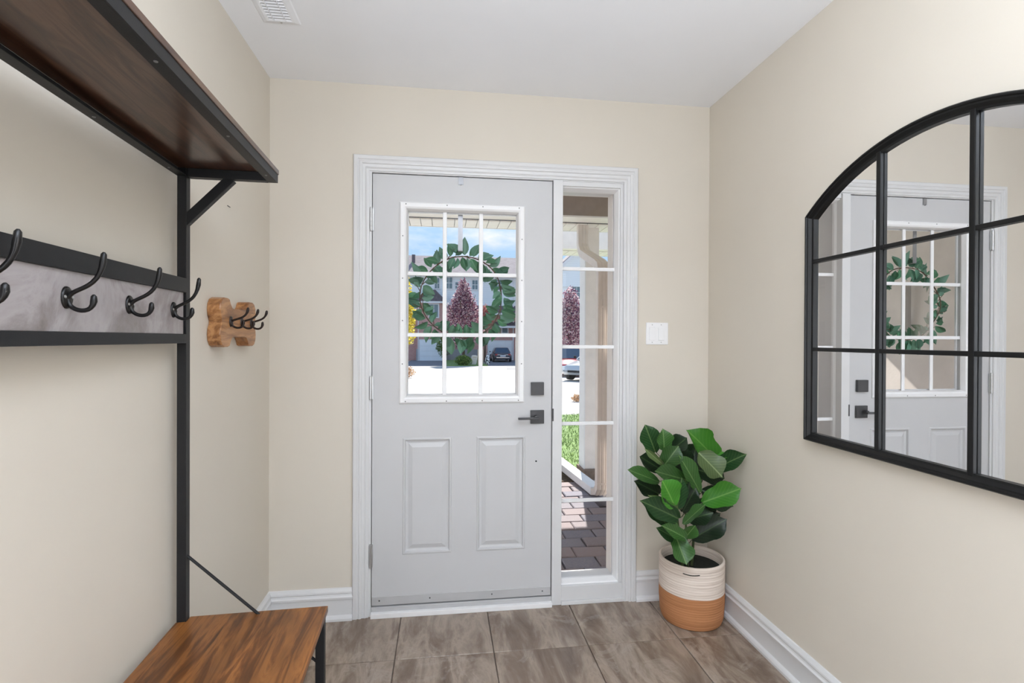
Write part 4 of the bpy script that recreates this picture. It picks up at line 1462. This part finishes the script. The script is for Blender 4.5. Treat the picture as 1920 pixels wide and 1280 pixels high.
# ================================================================== cars
def car(name, label, loc, rz, paint, L=4.5, Wd=1.80, Ht=1.42, suv=False):
    t = thing(name, label, 'car', loc, rz)
    # +X is forward; sections: x, half width, bottom z, belt z, crown z
    hb_, hn = (0.98, 0.95) if suv else (0.86, 0.74)
    S = [(-L / 2, 0.78, 0.42, hb_ - 0.16), (-L / 2 + 0.10, 0.88, 0.28, hb_), (-L * 0.30, 0.97, 0.20, hb_ + 0.02), (0, 1.0, 0.20, hb_), (L * 0.20, 0.99, 0.20, hb_ - 0.02),
         (L * 0.36, 0.95, 0.22, hn), (L / 2 - 0.14, 0.86, 0.26, hn - 0.10), (L / 2, 0.70, 0.36, hn - 0.26)]
    mb = MB()
    rings = []
    for (x, w, zb, zt) in S:
        hw = Wd / 2 * w
        zm = zb + (zt - zb) * 0.45
        rings.append([(x, -hw * 0.86, zb), (x, -hw * 0.98, zb + 0.08), (x, -hw, zm), (x, -hw * 0.95, zt - 0.08), (x, -hw * 0.80, zt - 0.01), (x, 0, zt + 0.02),
                      (x, hw * 0.80, zt - 0.01), (x, hw * 0.95, zt - 0.08), (x, hw, zm), (x, hw * 0.98, zb + 0.08), (x, hw * 0.86, zb)])
    n = 11
    vs = [v for r in rings for v in r]
    fs = []
    for i in range(len(rings) - 1):
        for q in range(n):
            fs.append((i * n + q, i * n + (q + 1) % n, (i + 1) * n + (q + 1) % n, (i + 1) * n + q))
    fs += [tuple(range(n - 1, -1, -1)), tuple((len(rings) - 1) * n + q for q in range(n))]
    mb.add(vs, fs)
    mb.build('body', paint, t, world=False, smooth=True, auto=35)
    # cabin
    xr, xr2, xf2, xf = (-L / 2 + 0.15, -L / 2 + 0.45, L * 0.06, L * 0.26) if suv else (-L / 2 + 0.42, -L / 2 + 1.05, L * 0.05, L * 0.24)
    zb = hb_ - 0.03
    wb, wt = Wd / 2 * 0.90, Wd / 2 * 0.68
    Q = [(xr, -wb, zb), (xf, -wb, zb), (xf, wb, zb), (xr, wb, zb), (xr2, -wt, Ht - 0.05), (xf2, -wt, Ht - 0.05), (xf2, wt, Ht - 0.05), (xr2, wt, Ht - 0.05)]
    MB().add(Q, [(0, 1, 2, 3), (4, 5, 6, 7), (0, 1, 5, 4), (1, 2, 6, 5), (2, 3, 7, 6), (3, 0, 4, 7)]).build('cabin', paint, t, world=False, bevel=0.07, segs=3)
    V = [Vector(q) for q in Q]

    def pane(name_, a, b, c, d):
        ctr = (V[a] + V[b] + V[c] + V[d]) / 4
        nrm = (V[b] - V[a]).cross(V[d] - V[a]).normalized()
        if nrm.dot(ctr - Vector((0, 0, 1.0))) < 0:
            nrm = -nrm
        P = [ctr + (V[q] - ctr) * 0.84 + nrm * 0.004 for q in (a, b, c, d)]
        P2 = [p + nrm * 0.010 for p in P]
        MB().add(P + P2, [(3, 2, 1, 0), (4, 5, 6, 7), (0, 1, 5, 4), (1, 2, 6, 5), (2, 3, 7, 6), (3, 0, 4, 7)]).build(name_, M['cglass'], t, world=False)
    pane('rear_window', 3, 0, 4, 7)
    pane('windshield', 1, 2, 6, 5)
    pane('side_window', 0, 1, 5, 4)
    pane('side_window', 2, 3, 7, 6)
    for sx in (-L * 0.31, L * 0.31):
        for sy in (-1, 1):
            y0 = sy * (Wd / 2 - 0.20)
            w = MB().tube([(sx, y0, 0.33), (sx, y0 + sy * 0.20, 0.33)], [0.33, 0.33], 20).build('wheel', M['tyre'], t, world=False)
            MB().tube([(sx, y0 + sy * 0.20, 0.33), (sx, y0 + sy * 0.212, 0.33)], [0.21, 0.19], 14).build('hub', M['rim'], w, world=False)
    xs_ = L / 2
    for sy in (-1, 1):
        MB().box(xs_ - 0.30, sy * Wd / 2 * 0.86 - 0.20 * (sy > 0) - 0.0, hn - 0.30, xs_ - 0.035, sy * Wd / 2 * 0.86 + 0.20 * (sy < 0), hn - 0.13).build('headlight', M['lamp_w'], t, world=False, bevel=0.03)
        MB().box(-xs_ + 0.005, sy * Wd / 2 * 0.82 - 0.26 * (sy > 0), hb_ - 0.22, -xs_ + 0.18, sy * Wd / 2 * 0.82 + 0.26 * (sy < 0), hb_ - 0.08).build('tail_light', M['lamp_r'], t, world=False, bevel=0.02)
        MB().box(L * 0.16, sy * (Wd / 2 + 0.02) - 0.09 * (sy < 0), hb_ + 0.02, L * 0.16 + 0.10, sy * (Wd / 2 + 0.02) + 0.09 * (sy > 0), hb_ + 0.14).build('side_mirror', M['tyre'], t, world=False, bevel=0.02)
    MB().box(xs_ - 0.10, -0.42, 0.36, xs_ + 0.012, 0.42, hn - 0.28).build('grille', M['tyre'], t, world=False, bevel=0.02)
    MB().box(-xs_ - 0.012, -0.26, hb_ - 0.32, -xs_ + 0.06, 0.26, hb_ - 0.20).build('license_plate', M['garage'], t, world=False)
    MB().box(-xs_ - 0.006, -0.62, 0.42, -xs_ + 0.08, 0.62, 0.47).build('bumper_strip', M['chrome'], t, world=False)
    MB().box(-xs_ + 0.004, -0.50, hb_ - 0.165, -xs_ + 0.05, 0.50, hb_ - 0.135).build('trunk_strip', M['chrome'], t, world=False)
    return t


def paint(name, c, rough=0.22):
    k = NT(name)
    return k.set(k.ramp(k.noise(k.coords(), 3.0, 2), [(0.3, tuple(x * 0.96 for x in c)), (0.7, c)]), rough, 0.0, 0.5, 0.6, 0.05)


car('sedan_car', 'dark grey sedan parked tail-out at the right garage across the street', (5.68, 51.2, -0.935), PI / 2, paint('graphite_paint', (0.06, 0.055, 0.07)))
car('red_car', 'red car seen through the sidelight behind the silver car', (6.35, 25.9, gz(25)), math.radians(-96), paint('red_paint', (0.50, 0.015, 0.03)), suv=False)
car('silver_car', 'silver car nose with round headlight at right edge of the sidelight view', (6.95, 21.9, gz(21)), math.radians(-136), paint('silver_paint', (0.55, 0.57, 0.58)))

# ================================================================== parcels by the far lawn
ba = thing('paper_sack', 'tilted pale paper sack leaning left of the tall carton', 'sack', (2.58, 43.9, -0.90))
MB().prism([(-0.30, 0.0), (0.22, 0.0), (0.36, 0.72), (0.20, 0.80), (-0.10, 0.80), (-0.16, 0.70)], lambda a, b, d: (a, d, b), -0.18, 0.18).build('bag', M['cardw'], ba, world=False, bevel=0.04)
MB().box(-0.10, -0.19, 0.60, 0.26, -0.181, 0.66).build('fold', M['card'], ba, world=False)
bb_ = thing('tall_carton', 'tall tan cardboard carton standing by the far kerb', 'box', (3.19, 44.1, -0.90))
MB().box(-0.24, -0.2, 0, 0.24, 0.2, 1.28).build('carton', M['card'], bb_, world=False, bevel=0.01)
MB().box(-0.05, -0.204, 0, 0.05, -0.2, 1.281).build('tape', M['cardw'], bb_, world=False)
bc = thing('garbage_bag', 'black and white bulging bag right of the tall carton', 'bag', (3.78, 43.9, -0.935))
MB().lathe(0, 0, [(0.10, 0), (0.20, 0.10), (0.22, 0.35), (0.17, 0.65), (0.10, 0.82), (0.05, 0.88), (0.10, 0.94)], 16).build('bag', M['blotch'], bc, world=False, smooth=True)
MB().lathe(0, 0, [(0.062, 0.85), (0.068, 0.88), (0.062, 0.91)], 12).build('knot', M['tyre'], bc, world=False)
